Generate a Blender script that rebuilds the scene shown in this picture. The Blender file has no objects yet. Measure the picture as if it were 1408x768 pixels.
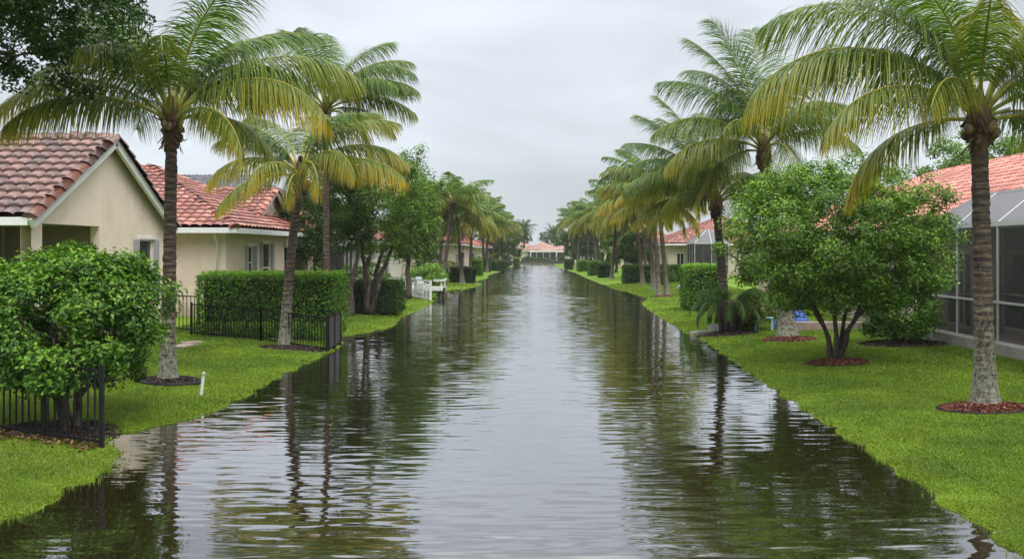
import bpy, math, random
import numpy as np
from mathutils import Vector

# ------------------------------------------------------------------ camera, sky, sun, exposure
S = bpy.context.scene
C = S.collection
R = math.radians
H, F = 2.6, 1095.0            # eye height above the water, focal length in photo pixels
VX, VY = 745.0, 345.0         # where the canal vanishes in the photo

cam_d = bpy.data.cameras.new('camera')
cam = bpy.data.objects.new('camera', cam_d)
C.objects.link(cam)
cam.location = (0, 0, H)
cam.rotation_euler = (R(90), 0, 0)
cam_d.sensor_width = 36
cam_d.lens = F / 1408 * 36
cam_d.shift_x = -(VX - 704) / 1408
cam_d.shift_y = -(384 - VY) / 1408
cam_d.clip_end = 3000
S.camera = cam

SUN_EL, SUN_AZ = 58, 145      # behind thin overcast, behind the viewer
w = bpy.data.worlds.new('World')
S.world = w
w.use_nodes = True
nt = w.node_tree
nt.nodes.clear()
def N(t, kind, **kw):
    n = t.nodes.new(kind)
    for k, v in kw.items():
        if k in n.inputs: n.inputs[k].default_value = v
        else: setattr(n, k, v)
    return n
out = N(nt, 'ShaderNodeOutputWorld')
bg = N(nt, 'ShaderNodeBackground', Strength=0.1)
sky = N(nt, 'ShaderNodeTexSky', sky_type='NISHITA', sun_disc=False, sun_elevation=R(SUN_EL), sun_rotation=R(SUN_AZ))
hs = N(nt, 'ShaderNodeHueSaturation', Saturation=0.45)
nt.links.new(sky.outputs[0], hs.inputs['Color'])
tc = N(nt, 'ShaderNodeTexCoord')
sep = N(nt, 'ShaderNodeSeparateXYZ')
nt.links.new(tc.outputs['Generated'], sep.inputs[0])
elr = N(nt, 'ShaderNodeMapRange')          # overcast: the zenith is brighter than the horizon
elr.inputs['From Min'].default_value = 0.0; elr.inputs['From Max'].default_value = 1.0
elr.inputs['To Min'].default_value = 0.0; elr.inputs['To Max'].default_value = 1.0
nt.links.new(sep.outputs['Z'], elr.inputs['Value'])
cr = N(nt, 'ShaderNodeValToRGB')
e = cr.color_ramp.elements
e[0].position = 0.0; e[0].color = (.515, .57, .61, 1)
e[1].position = 1.0; e[1].color = (3.0, 3.02, 3.05, 1)
for p_, c_ in ((.10, (.56, .61, .655, 1)), (.22, (.59, .635, .69, 1)), (.36, (.53, .565, .63, 1)), (.52, (1.6, 1.63, 1.66, 1))):
    k_ = e.new(p_); k_.color = c_
nt.links.new(elr.outputs[0], cr.inputs[0])
mp = N(nt, 'ShaderNodeMapping')
mp.inputs['Scale'].default_value = (1.3, 1.3, 3.2)
nt.links.new(tc.outputs['Generated'], mp.inputs[0])
nz = N(nt, 'ShaderNodeTexNoise', Scale=1.7, Detail=5.0, Roughness=.5, Distortion=.4)
nt.links.new(mp.outputs[0], nz.inputs['Vector'])
nr = N(nt, 'ShaderNodeMapRange')
nr.inputs['From Min'].default_value = .3; nr.inputs['From Max'].default_value = .7
nr.inputs['To Min'].default_value = 6.9; nr.inputs['To Max'].default_value = 12.6
nt.links.new(nz.outputs[0], nr.inputs['Value'])
mul = N(nt, 'ShaderNodeVectorMath', operation='SCALE')
nt.links.new(cr.outputs[0], mul.inputs[0]); nt.links.new(nr.outputs[0], mul.inputs['Scale'])
mx = N(nt, 'ShaderNodeMixRGB'); mx.inputs[0].default_value = .88
nt.links.new(hs.outputs[0], mx.inputs[1]); nt.links.new(mul.outputs[0], mx.inputs[2])
nt.links.new(mx.outputs[0], bg.inputs['Color']); nt.links.new(bg.outputs[0], out.inputs[0])

sd = bpy.data.lights.new('sun', 'SUN')
sd.energy = 1.5; sd.angle = R(22); sd.color = (1, .96, .9)
so = bpy.data.objects.new('sun', sd); C.objects.link(so)
so.rotation_euler = (R(90 - SUN_EL), 0, R(180 - SUN_AZ))
S.view_settings.view_transform = 'Standard'
S.view_settings.look = 'None'
S.view_settings.gamma = 1
S.view_settings.exposure = 0.45
S.render.engine = 'CYCLES'
S.cycles.max_bounces = 8
S.cycles.transparent_max_bounces = 16
S.cycles.caustics_reflective = False
S.cycles.caustics_refractive = False

rng = np.random.default_rng(11)
random.seed(11)

# ------------------------------------------------------------------ materials
def mat(name):
    m = bpy.data.materials.new(name); m.use_nodes = True
    t = m.node_tree; t.nodes.clear()
    o = N(t, 'ShaderNodeOutputMaterial'); b = N(t, 'ShaderNodeBsdfPrincipled')
    t.links.new(b.outputs[0], o.inputs[0])
    return m, t, b, o
def ramp(t, fac, stops):
    c = N(t, 'ShaderNodeValToRGB'); el = c.color_ramp.elements
    el[0].position = stops[0][0]; el[0].color = (*stops[0][1], 1)
    el[1].position = stops[-1][0]; el[1].color = (*stops[-1][1], 1)
    for p, col in stops[1:-1]:
        q = el.new(p); q.color = (*col, 1)
    t.links.new(fac, c.inputs[0])
    return c.outputs[0]
def noise(t, scale, detail=4, rough=.55, stretch=None, dist=0):
    g = N(t, 'ShaderNodeTexCoord')
    v = g.outputs['Object']
    if stretch:
        m_ = N(t, 'ShaderNodeMapping'); m_.inputs['Scale'].default_value = stretch
        t.links.new(v, m_.inputs[0]); v = m_.outputs[0]
    n = N(t, 'ShaderNodeTexNoise', Scale=scale, Detail=float(detail), Roughness=rough, Distortion=float(dist))
    t.links.new(v, n.inputs['Vector'])
    return n.outputs[0]
def bump(t, b, h, strength=.5, dist=.02):
    n = N(t, 'ShaderNodeBump', Strength=strength, Distance=dist)
    t.links.new(h, n.inputs['Height']); t.links.new(n.outputs[0], b.inputs['Normal'])
def mixc(t, fac, a, b_, blend='MIX'):
    m_ = N(t, 'ShaderNodeMixRGB', blend_type=blend)
    for i, x in ((0, fac), (1, a), (2, b_)):
        if hasattr(x, 'node'): t.links.new(x, m_.inputs[i])
        else: m_.inputs[i].default_value = x if i == 0 else (*x, 1)
    return m_.outputs[0]
def attr(t, name):
    return N(t, 'ShaderNodeAttribute', attribute_name=name).outputs['Fac']
def plain(name, col, rough=.5, metal=0, var=.12, nscale=6, bumpd=0, bscale=40):
    m, t, b, o = mat(name)
    a = tuple(c * (1 - var) for c in col); d = tuple(min(1, c * (1 + var)) for c in col)
    t.links.new(ramp(t, noise(t, nscale, 6), [(.3, a), (.7, d)]), b.inputs['Base Color'])
    b.inputs['Roughness'].default_value = rough; b.inputs['Metallic'].default_value = metal
    if bumpd: bump(t, b, noise(t, bscale, 3), .6, bumpd)
    return m
def leafmat(name, stops, trans=.24, rough=.42, ttint=(1.25, 1.35, .5), attrname='rnd', spec=.3):
    m, t, b, o = mat(name)
    col = ramp(t, attr(t, attrname), stops)
    big = noise(t, .9, 2)
    col = mixc(t, 1.0, col, ramp(t, big, [(.3, (.72, .74, .74)), (.7, (1.22, 1.2, 1.1))]), 'MULTIPLY')
    t.links.new(col, b.inputs['Base Color'])
    b.inputs['Roughness'].default_value = rough
    b.inputs['Specular IOR Level'].default_value = spec
    tr = N(t, 'ShaderNodeBsdfTranslucent')
    t.links.new(mixc(t, 1.0, col, ttint, 'MULTIPLY'), tr.inputs[0])
    ms = N(t, 'ShaderNodeMixShader'); ms.inputs[0].default_value = trans
    t.links.new(b.outputs[0], ms.inputs[1]); t.links.new(tr.outputs[0], ms.inputs[2])
    t.links.new(ms.outputs[0], o.inputs[0])
    return m

M = {}
M['shrub'] = leafmat('shrub_leaf', [(0, (.018, .065, .006)), (.5, (.065, .175, .010)), (1, (.22, .37, .032))])
M['tree_bright'] = leafmat('bright_leaf', [(0, (.03, .09, .009)), (.5, (.105, .22, .016)), (1, (.28, .42, .05))])
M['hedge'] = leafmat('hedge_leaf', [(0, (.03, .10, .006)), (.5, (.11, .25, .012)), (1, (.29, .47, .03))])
M['hedge_dark'] = leafmat('dark_hedge_leaf', [(0, (.018, .055, .007)), (.6, (.045, .115, .012)), (1, (.13, .23, .03))])
M['tree_dark'] = leafmat('dark_leaf', [(0, (.018, .048, .010)), (.6, (.042, .10, .014)), (1, (.10, .18, .03))])
M['tree_mid'] = leafmat('mid_leaf', [(0, (.035, .09, .010)), (.55, (.10, .20, .018)), (1, (.23, .36, .04))])
M['tree_grey'] = leafmat('greyish_leaf', [(0, (.03, .055, .03)), (.6, (.06, .10, .05)), (1, (.12, .17, .09))])
M['yellow_shrub'] = leafmat('yellow_leaf', [(0, (.06, .10, .012)), (.6, (.14, .19, .02)), (1, (.30, .30, .05))])
M['grass'] = leafmat('grass_blade', [(0, (.05, .115, .010)), (.5, (.145, .235, .018)), (.9, (.25, .34, .032)), (1, (.38, .34, .08))], trans=.35, rough=.5, ttint=(1.2, 1.2, .5), spec=.3)
M['litter'] = leafmat('fallen_leaf', [(0, (.05, .025, .012)), (.6, (.13, .07, .03)), (1, (.22, .15, .07))], trans=.05, ttint=(1, .8, .5))
M['mulchchip'] = leafmat('mulch_chip', [(0, (.06, .018, .012)), (.6, (.21, .058, .036)), (1, (.33, .15, .105))], trans=.0, rough=.7)
M['darkchip'] = leafmat('dark_mulch_chip', [(0, (.02, .013, .010)), (.6, (.06, .04, .034)), (1, (.13, .09, .075))], trans=.0, rough=.7)

def palmmat():
    m, t, b, o = mat('palm_leaflet')
    g = ramp(t, attr(t, 'rnd'), [(0, (.020, .055, .006)), (.5, (.062, .135, .014)), (1, (.19, .28, .05))])
    y = ramp(t, attr(t, 'rnd'), [(0, (.32, .26, .014)), (.6, (.52, .39, .03)), (1, (.56, .38, .09))])
    col = mixc(t, attr(t, 'tint'), g, y)
    t.links.new(col, b.inputs['Base Color']); b.inputs['Roughness'].default_value = .42; b.inputs['Specular IOR Level'].default_value = .3
    tr = N(t, 'ShaderNodeBsdfTranslucent'); t.links.new(mixc(t, 1.0, col, (1.3, 1.3, .5), 'MULTIPLY'), tr.inputs[0])
    ms = N(t, 'ShaderNodeMixShader'); ms.inputs[0].default_value = .36
    t.links.new(b.outputs[0], ms.inputs[1]); t.links.new(tr.outputs[0], ms.inputs[2]); t.links.new(ms.outputs[0], o.inputs[0])
    return m
M['palm'] = palmmat()

def palmtrunk():
    m, t, b, o = mat('palm_bark')
    g = N(t, 'ShaderNodeTexCoord'); s = N(t, 'ShaderNodeSeparateXYZ'); t.links.new(g.outputs['Object'], s.inputs[0])
    wv = noise(t, 1.0, 5, .6, (4, 4, 26))
    base = ramp(t, wv, [(.34, (.020, .013, .009)), (.5, (.062, .042, .030)), (.66, (.15, .11, .082))])
    rg = N(t, 'ShaderNodeTexWave', wave_type='BANDS', bands_direction='Z', Scale=2.6, Distortion=2.2, Detail=3.0)
    t.links.new(g.outputs['Object'], rg.inputs['Vector'])
    base = mixc(t, 1.0, base, ramp(t, rg.outputs['Fac'], [(.15, (.45, .42, .40)), (.6, (1.15, 1.12, 1.1))]), 'MULTIPLY')
    lich = noise(t, 17, 9, .85, (1, 1, .6))
    hm = N(t, 'ShaderNodeMapRange'); hm.inputs['From Min'].default_value = .1; hm.inputs['From Max'].default_value = 2.2
    hm.inputs['To Min'].default_value = .22; hm.inputs['To Max'].default_value = .06
    t.links.new(s.outputs['Z'], hm.inputs['Value'])
    ad = N(t, 'ShaderNodeMath', operation='ADD'); t.links.new(lich, ad.inputs[0]); t.links.new(hm.outputs[0], ad.inputs[1])
    lm = ramp(t, ad.outputs[0], [(.64, (0, 0, 0)), (.74, (1, 1, 1))])
    t.links.new(mixc(t, lm, base, (.215, .23, .17)), b.inputs['Base Color'])
    b.inputs['Roughness'].default_value = .85
    bump(t, b, wv, .8, .03)
    return m
M['palmtrunk'] = palmtrunk()
def barkmat(name, a, c, e):
    m, t, b, o = mat(name)
    n_ = noise(t, 6, 8, .65, (2.2, 2.2, .6))
    t.links.new(ramp(t, n_, [(.3, a), (.52, c), (.72, e)]), b.inputs['Base Color'])
    b.inputs['Roughness'].default_value = .85; bump(t, b, n_, .9, .03)
    return m
M['bark'] = barkmat('bark', (.022, .016, .012), (.06, .045, .034), (.15, .125, .10))
M['bark_pale'] = barkmat('pale_bark', (.10, .085, .07), (.20, .175, .15), (.34, .31, .27))
M['fibre'] = barkmat('palm_fibre', (.025, .012, .008), (.085, .042, .024), (.19, .11, .06))
M['petiole'] = plain('petiole', (.30, .29, .055), .4, var=.35, nscale=9)
M['coconut'] = plain('coconut', (.11, .07, .025), .5, var=.4, nscale=8)

def stucco(name, col, streak=.05):
    m, t, b, o = mat(name)
    base = ramp(t, noise(t, 1.1, 6, .6), [(.3, tuple(c * .90 for c in col)), (.7, tuple(c * 1.06 for c in col))])
    st = ramp(t, noise(t, 2.2, 6, .6, (1.6, 1.6, .3)), [(.35, (1 - streak,) * 3), (.62, (1, 1, 1))])
    spk = ramp(t, noise(t, 34, 3, .6), [(.32, (.86, .85, .83)), (.42, (1, 1, 1))])
    g_ = N(t, 'ShaderNodeTexCoord'); s_ = N(t, 'ShaderNodeSeparateXYZ'); t.links.new(g_.outputs['Object'], s_.inputs[0])
    dm = N(t, 'ShaderNodeMapRange'); dm.inputs['From Min'].default_value = .3; dm.inputs['From Max'].default_value = 1.3; dm.inputs['To Min'].default_value = -.22; dm.inputs['To Max'].default_value = .22
    t.links.new(s_.outputs['Z'], dm.inputs['Value'])
    da = N(t, 'ShaderNodeMath', operation='ADD'); t.links.new(dm.outputs[0], da.inputs[0]); t.links.new(noise(t, 1.6, 6, .65, (1, 1, .6)), da.inputs[1])
    damp = ramp(t, da.outputs[0], [(.30, (.70, .69, .64)), (.46, (1, 1, 1))])
    t.links.new(mixc(t, 1.0, mixc(t, 1.0, mixc(t, 1.0, base, st, 'MULTIPLY'), spk, 'MULTIPLY'), damp, 'MULTIPLY'), b.inputs['Base Color'])
    b.inputs['Roughness'].default_value = .9; b.inputs['Specular IOR Level'].default_value = .2
    bump(t, b, noise(t, 30, 4, .6), .7, .02)
    return m
M['wall_beige'] = stucco('beige_stucco', (.77, .66, .55))
M['wall_tan'] = stucco('tan_stucco', (.69, .575, .48))
M['wall_cream'] = stucco('cream_stucco', (.58, .50, .40))
M['wall_white'] = stucco('white_stucco', (.62, .58, .53))
M['wall_pink'] = stucco('pinkish_stucco', (.58, .47, .42))
M['white_paint'] = plain('white_paint', (.70, .70, .69), .4, var=.08)
M['alu_white'] = plain('white_aluminium', (.72, .73, .74), .35, var=.06)
M['alu_grey'] = plain('dull_aluminium', (.46, .47, .48), .4, var=.08)
M['grey_shutter'] = plain('grey_shutter', (.36, .36, .37), .45, var=.1)
M['black_metal'] = plain('black_metal', (.010, .010, .011), .55, var=.3)
M['black_metal'].node_tree.nodes['Principled BSDF'].inputs['Specular IOR Level'].default_value = .15
M['dark_panel'] = plain('dark_panel', (.035, .037, .04), .4, var=.3)
M['concrete'] = plain('concrete', (.33, .31, .28), .85, var=.25, nscale=3, bumpd=.01)
M['paver'] = plain('paver', (.36, .27, .23), .8, var=.25, nscale=4, bumpd=.01)
M['paver_dark'] = plain('weathered_paver', (.26, .20, .17), .85, var=.3, nscale=4, bumpd=.01)
M['stone'] = plain('stone', (.36, .35, .33), .8, var=.35, nscale=7, bumpd=.03, bscale=9)
M['stone_dark'] = plain('dark_concrete', (.12, .115, .10), .9, var=.3, nscale=2)
M['blue_tarp'] = plain('blue_tarp', (.025, .10, .38), .4, var=.3, nscale=5, bumpd=.03, bscale=12)
M['pale_blue'] = plain('pale_blue_plastic', (.33, .52, .75), .35, var=.2)
M['ice_blue'] = plain('ice_blue_plastic', (.50, .60, .70), .3, var=.1)
M['boat_white'] = plain('boat_gelcoat', (.72, .72, .70), .25, var=.06)
M['boat_cream'] = plain('boat_hull', (.36, .36, .31), .35, var=.1)
M['soil'] = plain('soil', (.045, .03, .022), .95, var=.4, nscale=9, bumpd=.03, bscale=30)
M['interior'] = plain('lanai_wall', (.22, .19, .16), .9, var=.15)
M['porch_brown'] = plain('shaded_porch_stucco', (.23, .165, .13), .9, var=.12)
M['core'] = plain('hedge_twigs', (.012, .018, .007), .95, var=.5, nscale=12)
M['slate'] = None
def glass():
    m, t, b, o = mat('window_glass')
    t.links.new(ramp(t, noise(t, 1.5, 3), [(.35, (.012, .014, .016)), (.7, (.05, .055, .06))]), b.inputs['Base Color'])
    b.inputs['Roughness'].default_value = .04; b.inputs['IOR'].default_value = 1.52
    return m
M['glass'] = glass()
def screen(name, alpha, col):
    m, t, b, o = mat(name)
    b.inputs['Base Color'].default_value = (*col, 1); b.inputs['Roughness'].default_value = .55
    tr = N(t, 'ShaderNodeBsdfTransparent'); ms = N(t, 'ShaderNodeMixShader'); ms.inputs[0].default_value = alpha
    t.links.new(tr.outputs[0], ms.inputs[1]); t.links.new(b.outputs[0], ms.inputs[2]); t.links.new(ms.outputs[0], o.inputs[0])
    return m
M['screen'] = screen('insect_screen', .62, (.035, .035, .036))
M['screen_roof'] = screen('roof_screen', .80, (.12, .13, .145))
M['screen_dark'] = screen('dense_screen', .75, (.022, .024, .028))
def tilemat(name, stops, rough=.38, spec=.5):
    m, t, b, o = mat(name)
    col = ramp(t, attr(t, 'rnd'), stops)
    wt = ramp(t, noise(t, 2.3, 7, .65), [(.3, (.74, .71, .69)), (.62, (1.06, 1.05, 1.04))])
    lich = ramp(t, noise(t, 14, 6, .7), [(.58, (1, 1, 1)), (.75, (.68, .64, .60))])
    t.links.new(mixc(t, 1.0, mixc(t, 1.0, col, wt, 'MULTIPLY'), lich, 'MULTIPLY'), b.inputs['Base Color'])
    b.inputs['Roughness'].default_value = rough; b.inputs['Specular IOR Level'].default_value = spec
    bump(t, b, noise(t, 40, 4), .4, .01)
    return m
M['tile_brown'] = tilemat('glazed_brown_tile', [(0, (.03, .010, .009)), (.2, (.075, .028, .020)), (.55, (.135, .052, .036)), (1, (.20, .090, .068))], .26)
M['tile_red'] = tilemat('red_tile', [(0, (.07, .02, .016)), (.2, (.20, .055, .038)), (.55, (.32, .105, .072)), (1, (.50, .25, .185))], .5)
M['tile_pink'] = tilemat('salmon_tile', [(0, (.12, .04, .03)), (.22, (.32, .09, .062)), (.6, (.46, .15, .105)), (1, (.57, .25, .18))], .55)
M['tile_hazed'] = tilemat('hazed_salmon_tile', [(0, (.30, .17, .14)), (.3, (.42, .23, .19)), (1, (.56, .36, .30))], .6)  # far roofs: salmon paled in the colour itself to suggest distance haze
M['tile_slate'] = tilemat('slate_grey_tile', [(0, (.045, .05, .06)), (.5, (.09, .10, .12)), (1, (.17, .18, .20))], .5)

# ------------------------------------------------------------------ mesh helpers
def mesh_np(name, V, faces, attrs=None, smooth=False):
    """V (n,3); faces = list of (m,k) index arrays; attrs = {name: per-face array}"""
    me = bpy.data.meshes.new(name)
    V = np.ascontiguousarray(V, dtype=np.float32)
    faces = [np.asarray(f, dtype=np.int32) for f in faces if len(f)]
    me.vertices.add(len(V)); me.vertices.foreach_set('co', V.ravel())
    loops = np.concatenate([f.ravel() for f in faces])
    tot = np.concatenate([np.full(len(f), f.shape[1], np.int32) for f in faces])
    start = np.concatenate([[0], np.cumsum(tot)[:-1]]).astype(np.int32)
    me.loops.add(len(loops)); me.loops.foreach_set('vertex_index', loops)
    me.polygons.add(len(tot)); me.polygons.foreach_set('loop_start', start)
    try: me.polygons.foreach_set('loop_total', tot)
    except Exception: pass
    if smooth: me.polygons.foreach_set('use_smooth', np.ones(len(tot), dtype=bool))
    me.update(calc_edges=True)
    for k, a in (attrs or {}).items():
        at = me.attributes.new(k, 'FLOAT', 'FACE'); at.data.foreach_set('value', np.asarray(a, dtype=np.float32))
    return me
class MB:
    def __init__(s): s.v = []; s.f = []
    def add(s, V, Fs):
        o = len(s.v); s.v += [tuple(p) for p in V]; s.f += [[i + o for i in f] for f in Fs]; return s
    def box(s, x0, x1, y0, y1, z0, z1):
        return s.add([(x0,y0,z0),(x1,y0,z0),(x1,y1,z0),(x0,y1,z0),(x0,y0,z1),(x1,y0,z1),(x1,y1,z1),(x0,y1,z1)],
                     [(0,3,2,1),(4,5,6,7),(0,1,5,4),(1,2,6,5),(2,3,7,6),(3,0,4,7)])
    def beam(s, p, q, w_, h_, up=(0, 0, 1)):
        p, q = Vector(p), Vector(q); d = (q - p).normalized(); u = Vector(up)
        r = d.cross(u)
        if r.length < 1e-4: r = d.cross(Vector((1, 0, 0)))
        r.normalize(); u = r.cross(d).normalized()
        V = [b + r * (a * w_ / 2) + u * (c * h_ / 2) for b in (p, q) for a, c in ((-1,-1),(1,-1),(1,1),(-1,1))]
        return s.add(V, [(0,1,2,3),(7,6,5,4),(0,4,5,1),(1,5,6,2),(2,6,7,3),(3,7,4,0)])
    def prism(s, poly, off):
        off = Vector(off); n = len(poly); P = [Vector(p) for p in poly]
        return s.add(P + [p + off for p in P], [list(range(n))[::-1], list(range(n, 2*n))] + [(i, (i+1) % n, n + (i+1) % n, n + i) for i in range(n)])
    def tube(s, pts, rad, seg=8, cap=True):
        V, Fs = tube_np(pts, rad, seg); s.add(V.tolist(), Fs.tolist())
        if cap: 
            n = len(V) - seg; o = len(s.v) - len(V)
            s.f.append([o + n + i for i in range(seg)]); s.f.append([o + i for i in range(seg)][::-1])
        return s
    def build(s, name, m, parent=None, smooth=False, attrs=None, bevel=0):
        me = bpy.data.meshes.new(name); me.from_pydata(s.v, [], s.f); me.update()
        if smooth: me.polygons.foreach_set('use_smooth', np.ones(len(me.polygons), dtype=bool))
        for k, a in (attrs or {}).items():
            at = me.attributes.new(k, 'FLOAT', 'FACE'); at.data.foreach_set('value', np.asarray(a, dtype=np.float32))
        o = link(name, me, m, parent)
        if bevel:
            b = o.modifiers.new('bevel', 'BEVEL'); b.width = bevel; b.segments = 2; b.limit_method = 'ANGLE'
        return o
def tube_np(pts, rad, seg=8):
    P = np.asarray(pts, float); n = len(P); rad = np.broadcast_to(np.asarray(rad, float), (n,))
    T = np.gradient(P, axis=0); T /= np.linalg.norm(T, axis=1)[:, None] + 1e-9
    ref = np.array([1., 0, 0]) if abs(T[0][0]) < .8 else np.array([0, 1., 0])
    A = ref - T * (T @ ref)[:, None]; A /= np.linalg.norm(A, axis=1)[:, None] + 1e-9
    B = np.cross(T, A)
    th = np.linspace(0, 2*np.pi, seg, endpoint=False)
    V = P[:, None] + rad[:, None, None] * (A[:, None] * np.cos(th)[None, :, None] + B[:, None] * np.sin(th)[None, :, None])
    i, j = np.meshgrid(np.arange(n-1), np.arange(seg), indexing='ij'); k = (j + 1) % seg
    Fq = np.stack([i*seg+j, i*seg+k, (i+1)*seg+k, (i+1)*seg+j], -1).reshape(-1, 4)
    return V.reshape(-1, 3), Fq
def link(name, me, m, parent=None):
    if m is not None and len(me.materials) == 0: me.materials.append(m)
    o = bpy.data.objects.new(name, me); C.objects.link(o)
    if parent is not None: o.parent = parent
    return o
def tag(o, label, cat=None, group=None, kind=None):
    if label: o['label'] = label
    if cat: o['category'] = cat
    if group: o['group'] = group
    if kind: o['kind'] = kind
    return o
def thing(name, label, cat, loc=(0, 0, 0), group=None):
    o = bpy.data.objects.new(name, None); C.objects.link(o); o.location = loc; o.empty_display_size = .2
    return tag(o, label, cat, group)

# ------------------------------------------------------------------ ground and water
LS = [(-40,-5.2),(5,-5.2),(7.59,-5.16),(8.76,-5.08),(9.65,-5.16),(10,-5.29),(10.66,-5.7),(11.3,-6.15),(11.6,-5.9),(11.96,-5.63),(12.65,-5.37),(14,-5.31),(16.3,-5.43),(19.4,-5.40),(21.7,-5.45),(24.1,-6.1),(25.6,-5.6),(27.6,-5.14),(31.6,-5.5),(39.5,-5.45),(42.5,-5.65),(48,-6.4),(53,-6.2),(56,-4.9),(62,-4.64),(68,-5.7),(75,-5.1),(86,-5.7),(102,-5.1),(124,-5.1),(158,-5)]
RS = [(-40,4.1),(6.78,4.1),(8.25,4.18),(10.2,4.23),(13.24,4.29),(16.3,4.38),(21.9,4.7),(23.2,4.78),(25.4,4.52),(30,4.65),(38,4.85),(40,4.95),(43.1,5.8),(50,5.5),(53.7,5.1),(66,4.5),(75,4.3),(95,3.9),(112,3.0),(130,2.5),(158,2.2)]
lx = lambda y: np.interp(y, [a for a, _ in LS], [b for _, b in LS])
rx = lambda y: np.interp(y, [a for a, _ in RS], [b for _, b in RS])
YEND = 157.0
def dist_land(x, y):
    x = np.asarray(x, float); y = np.asarray(y, float)
    d = np.maximum(lx(y) - x, x - rx(y))
    return np.maximum(d, (y - YEND) * .6)
def hgt(x, y):
    d = dist_land(x, y)
    x = np.asarray(x, float); y = np.asarray(y, float)
    land = .26 * (1 - np.exp(-np.maximum(d, 0) / 2.6)) + .004 * np.clip(d, 0, 20)
    bed = np.maximum(d * .22, -.9)
    wob = .012 * np.sin(x * 3.1 + y * 1.7) * np.sin(y * 2.3 - x * 1.1) + .008 * np.sin(y * 6.1 + x * 2) + .006 * np.sin(y * 11.3 + 1 + x * 5)
    return np.where(d > 0, land, bed) + wob * np.exp(-np.abs(d) / 1.5) + .012 * np.sin(x * .7 + 1) * np.sin(y * .5) * (d > .6)
def h1(x, y): return float(hgt(x, y))
def G(px, py):
    """point of the ground seen at a photo pixel"""
    z = .12
    for _ in range(6):
        Y = (H - z) * F / (py - VY); X = (px - VX) * Y / F
        z = max(0., h1(X, Y))
    return Vector((X, Y, z))
def at(px, py, Y): return Vector(((px - VX) * Y / F, Y, H + (VY - py) * Y / F))

xs = np.concatenate([-16 - np.geomspace(.3, 480, 46)[::-1], np.arange(-16, 16.01, .13), 16 + np.geomspace(.3, 480, 46)])
ys = np.concatenate([np.linspace(-60, 4.5, 24), np.arange(5, 26, .10), np.arange(26, 60, .28), np.arange(60, 165, .9), 165 + np.geomspace(1, 500, 34)])
XX, YY = np.meshgrid(xs, ys)
gv = np.stack([XX, YY, hgt(XX, YY)], -1).reshape(-1, 3)
nx, ny = len(xs), len(ys)
ii, jj = np.meshgrid(np.arange(ny - 1), np.arange(nx - 1), indexing='ij')
gq = np.stack([ii*nx+jj, ii*nx+jj+1, (ii+1)*nx+jj+1, (ii+1)*nx+jj], -1).reshape(-1, 4)
def groundmat():
    m, t, b, o = mat('lawn_ground')
    fine = noise(t, 26, 6, .7); big = noise(t, .55, 4, .6); mid = noise(t, 3.2, 5, .6)
    g = ramp(t, fine, [(.28, (.07, .125, .006)), (.5, (.12, .22, .010)), (.74, (.21, .31, .02))])
    g = mixc(t, 1.0, g, ramp(t, big, [(.3, (.82, .9, .8)), (.7, (1.18, 1.08, 1.1))]), 'MULTIPLY')
    g = mixc(t, 1.0, g, ramp(t, mid, [(.3, (.86, .9, .86)), (.7, (1.1, 1.06, 1.0))]), 'MULTIPLY')
    ge = N(t, 'ShaderNodeNewGeometry'); s = N(t, 'ShaderNodeSeparateXYZ'); t.links.new(ge.outputs['Position'], s.inputs[0])
    mr = N(t, 'ShaderNodeMapRange'); mr.inputs['From Min'].default_value = -.03; mr.inputs['From Max'].default_value = .012
    t.links.new(s.outputs['Z'], mr.inputs['Value'])
    t.links.new(mixc(t, mr.outputs[0], (.045, .03, .014), g), b.inputs['Base Color'])
    b.inputs['Roughness'].default_value = .8; b.inputs['Specular IOR Level'].default_value = .2
    bump(t, b, fine, .9, .03)
    return m
gr = link('ground', mesh_np('ground', gv, [gq], smooth=True), groundmat()); gr['kind'] = 'structure'

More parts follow.
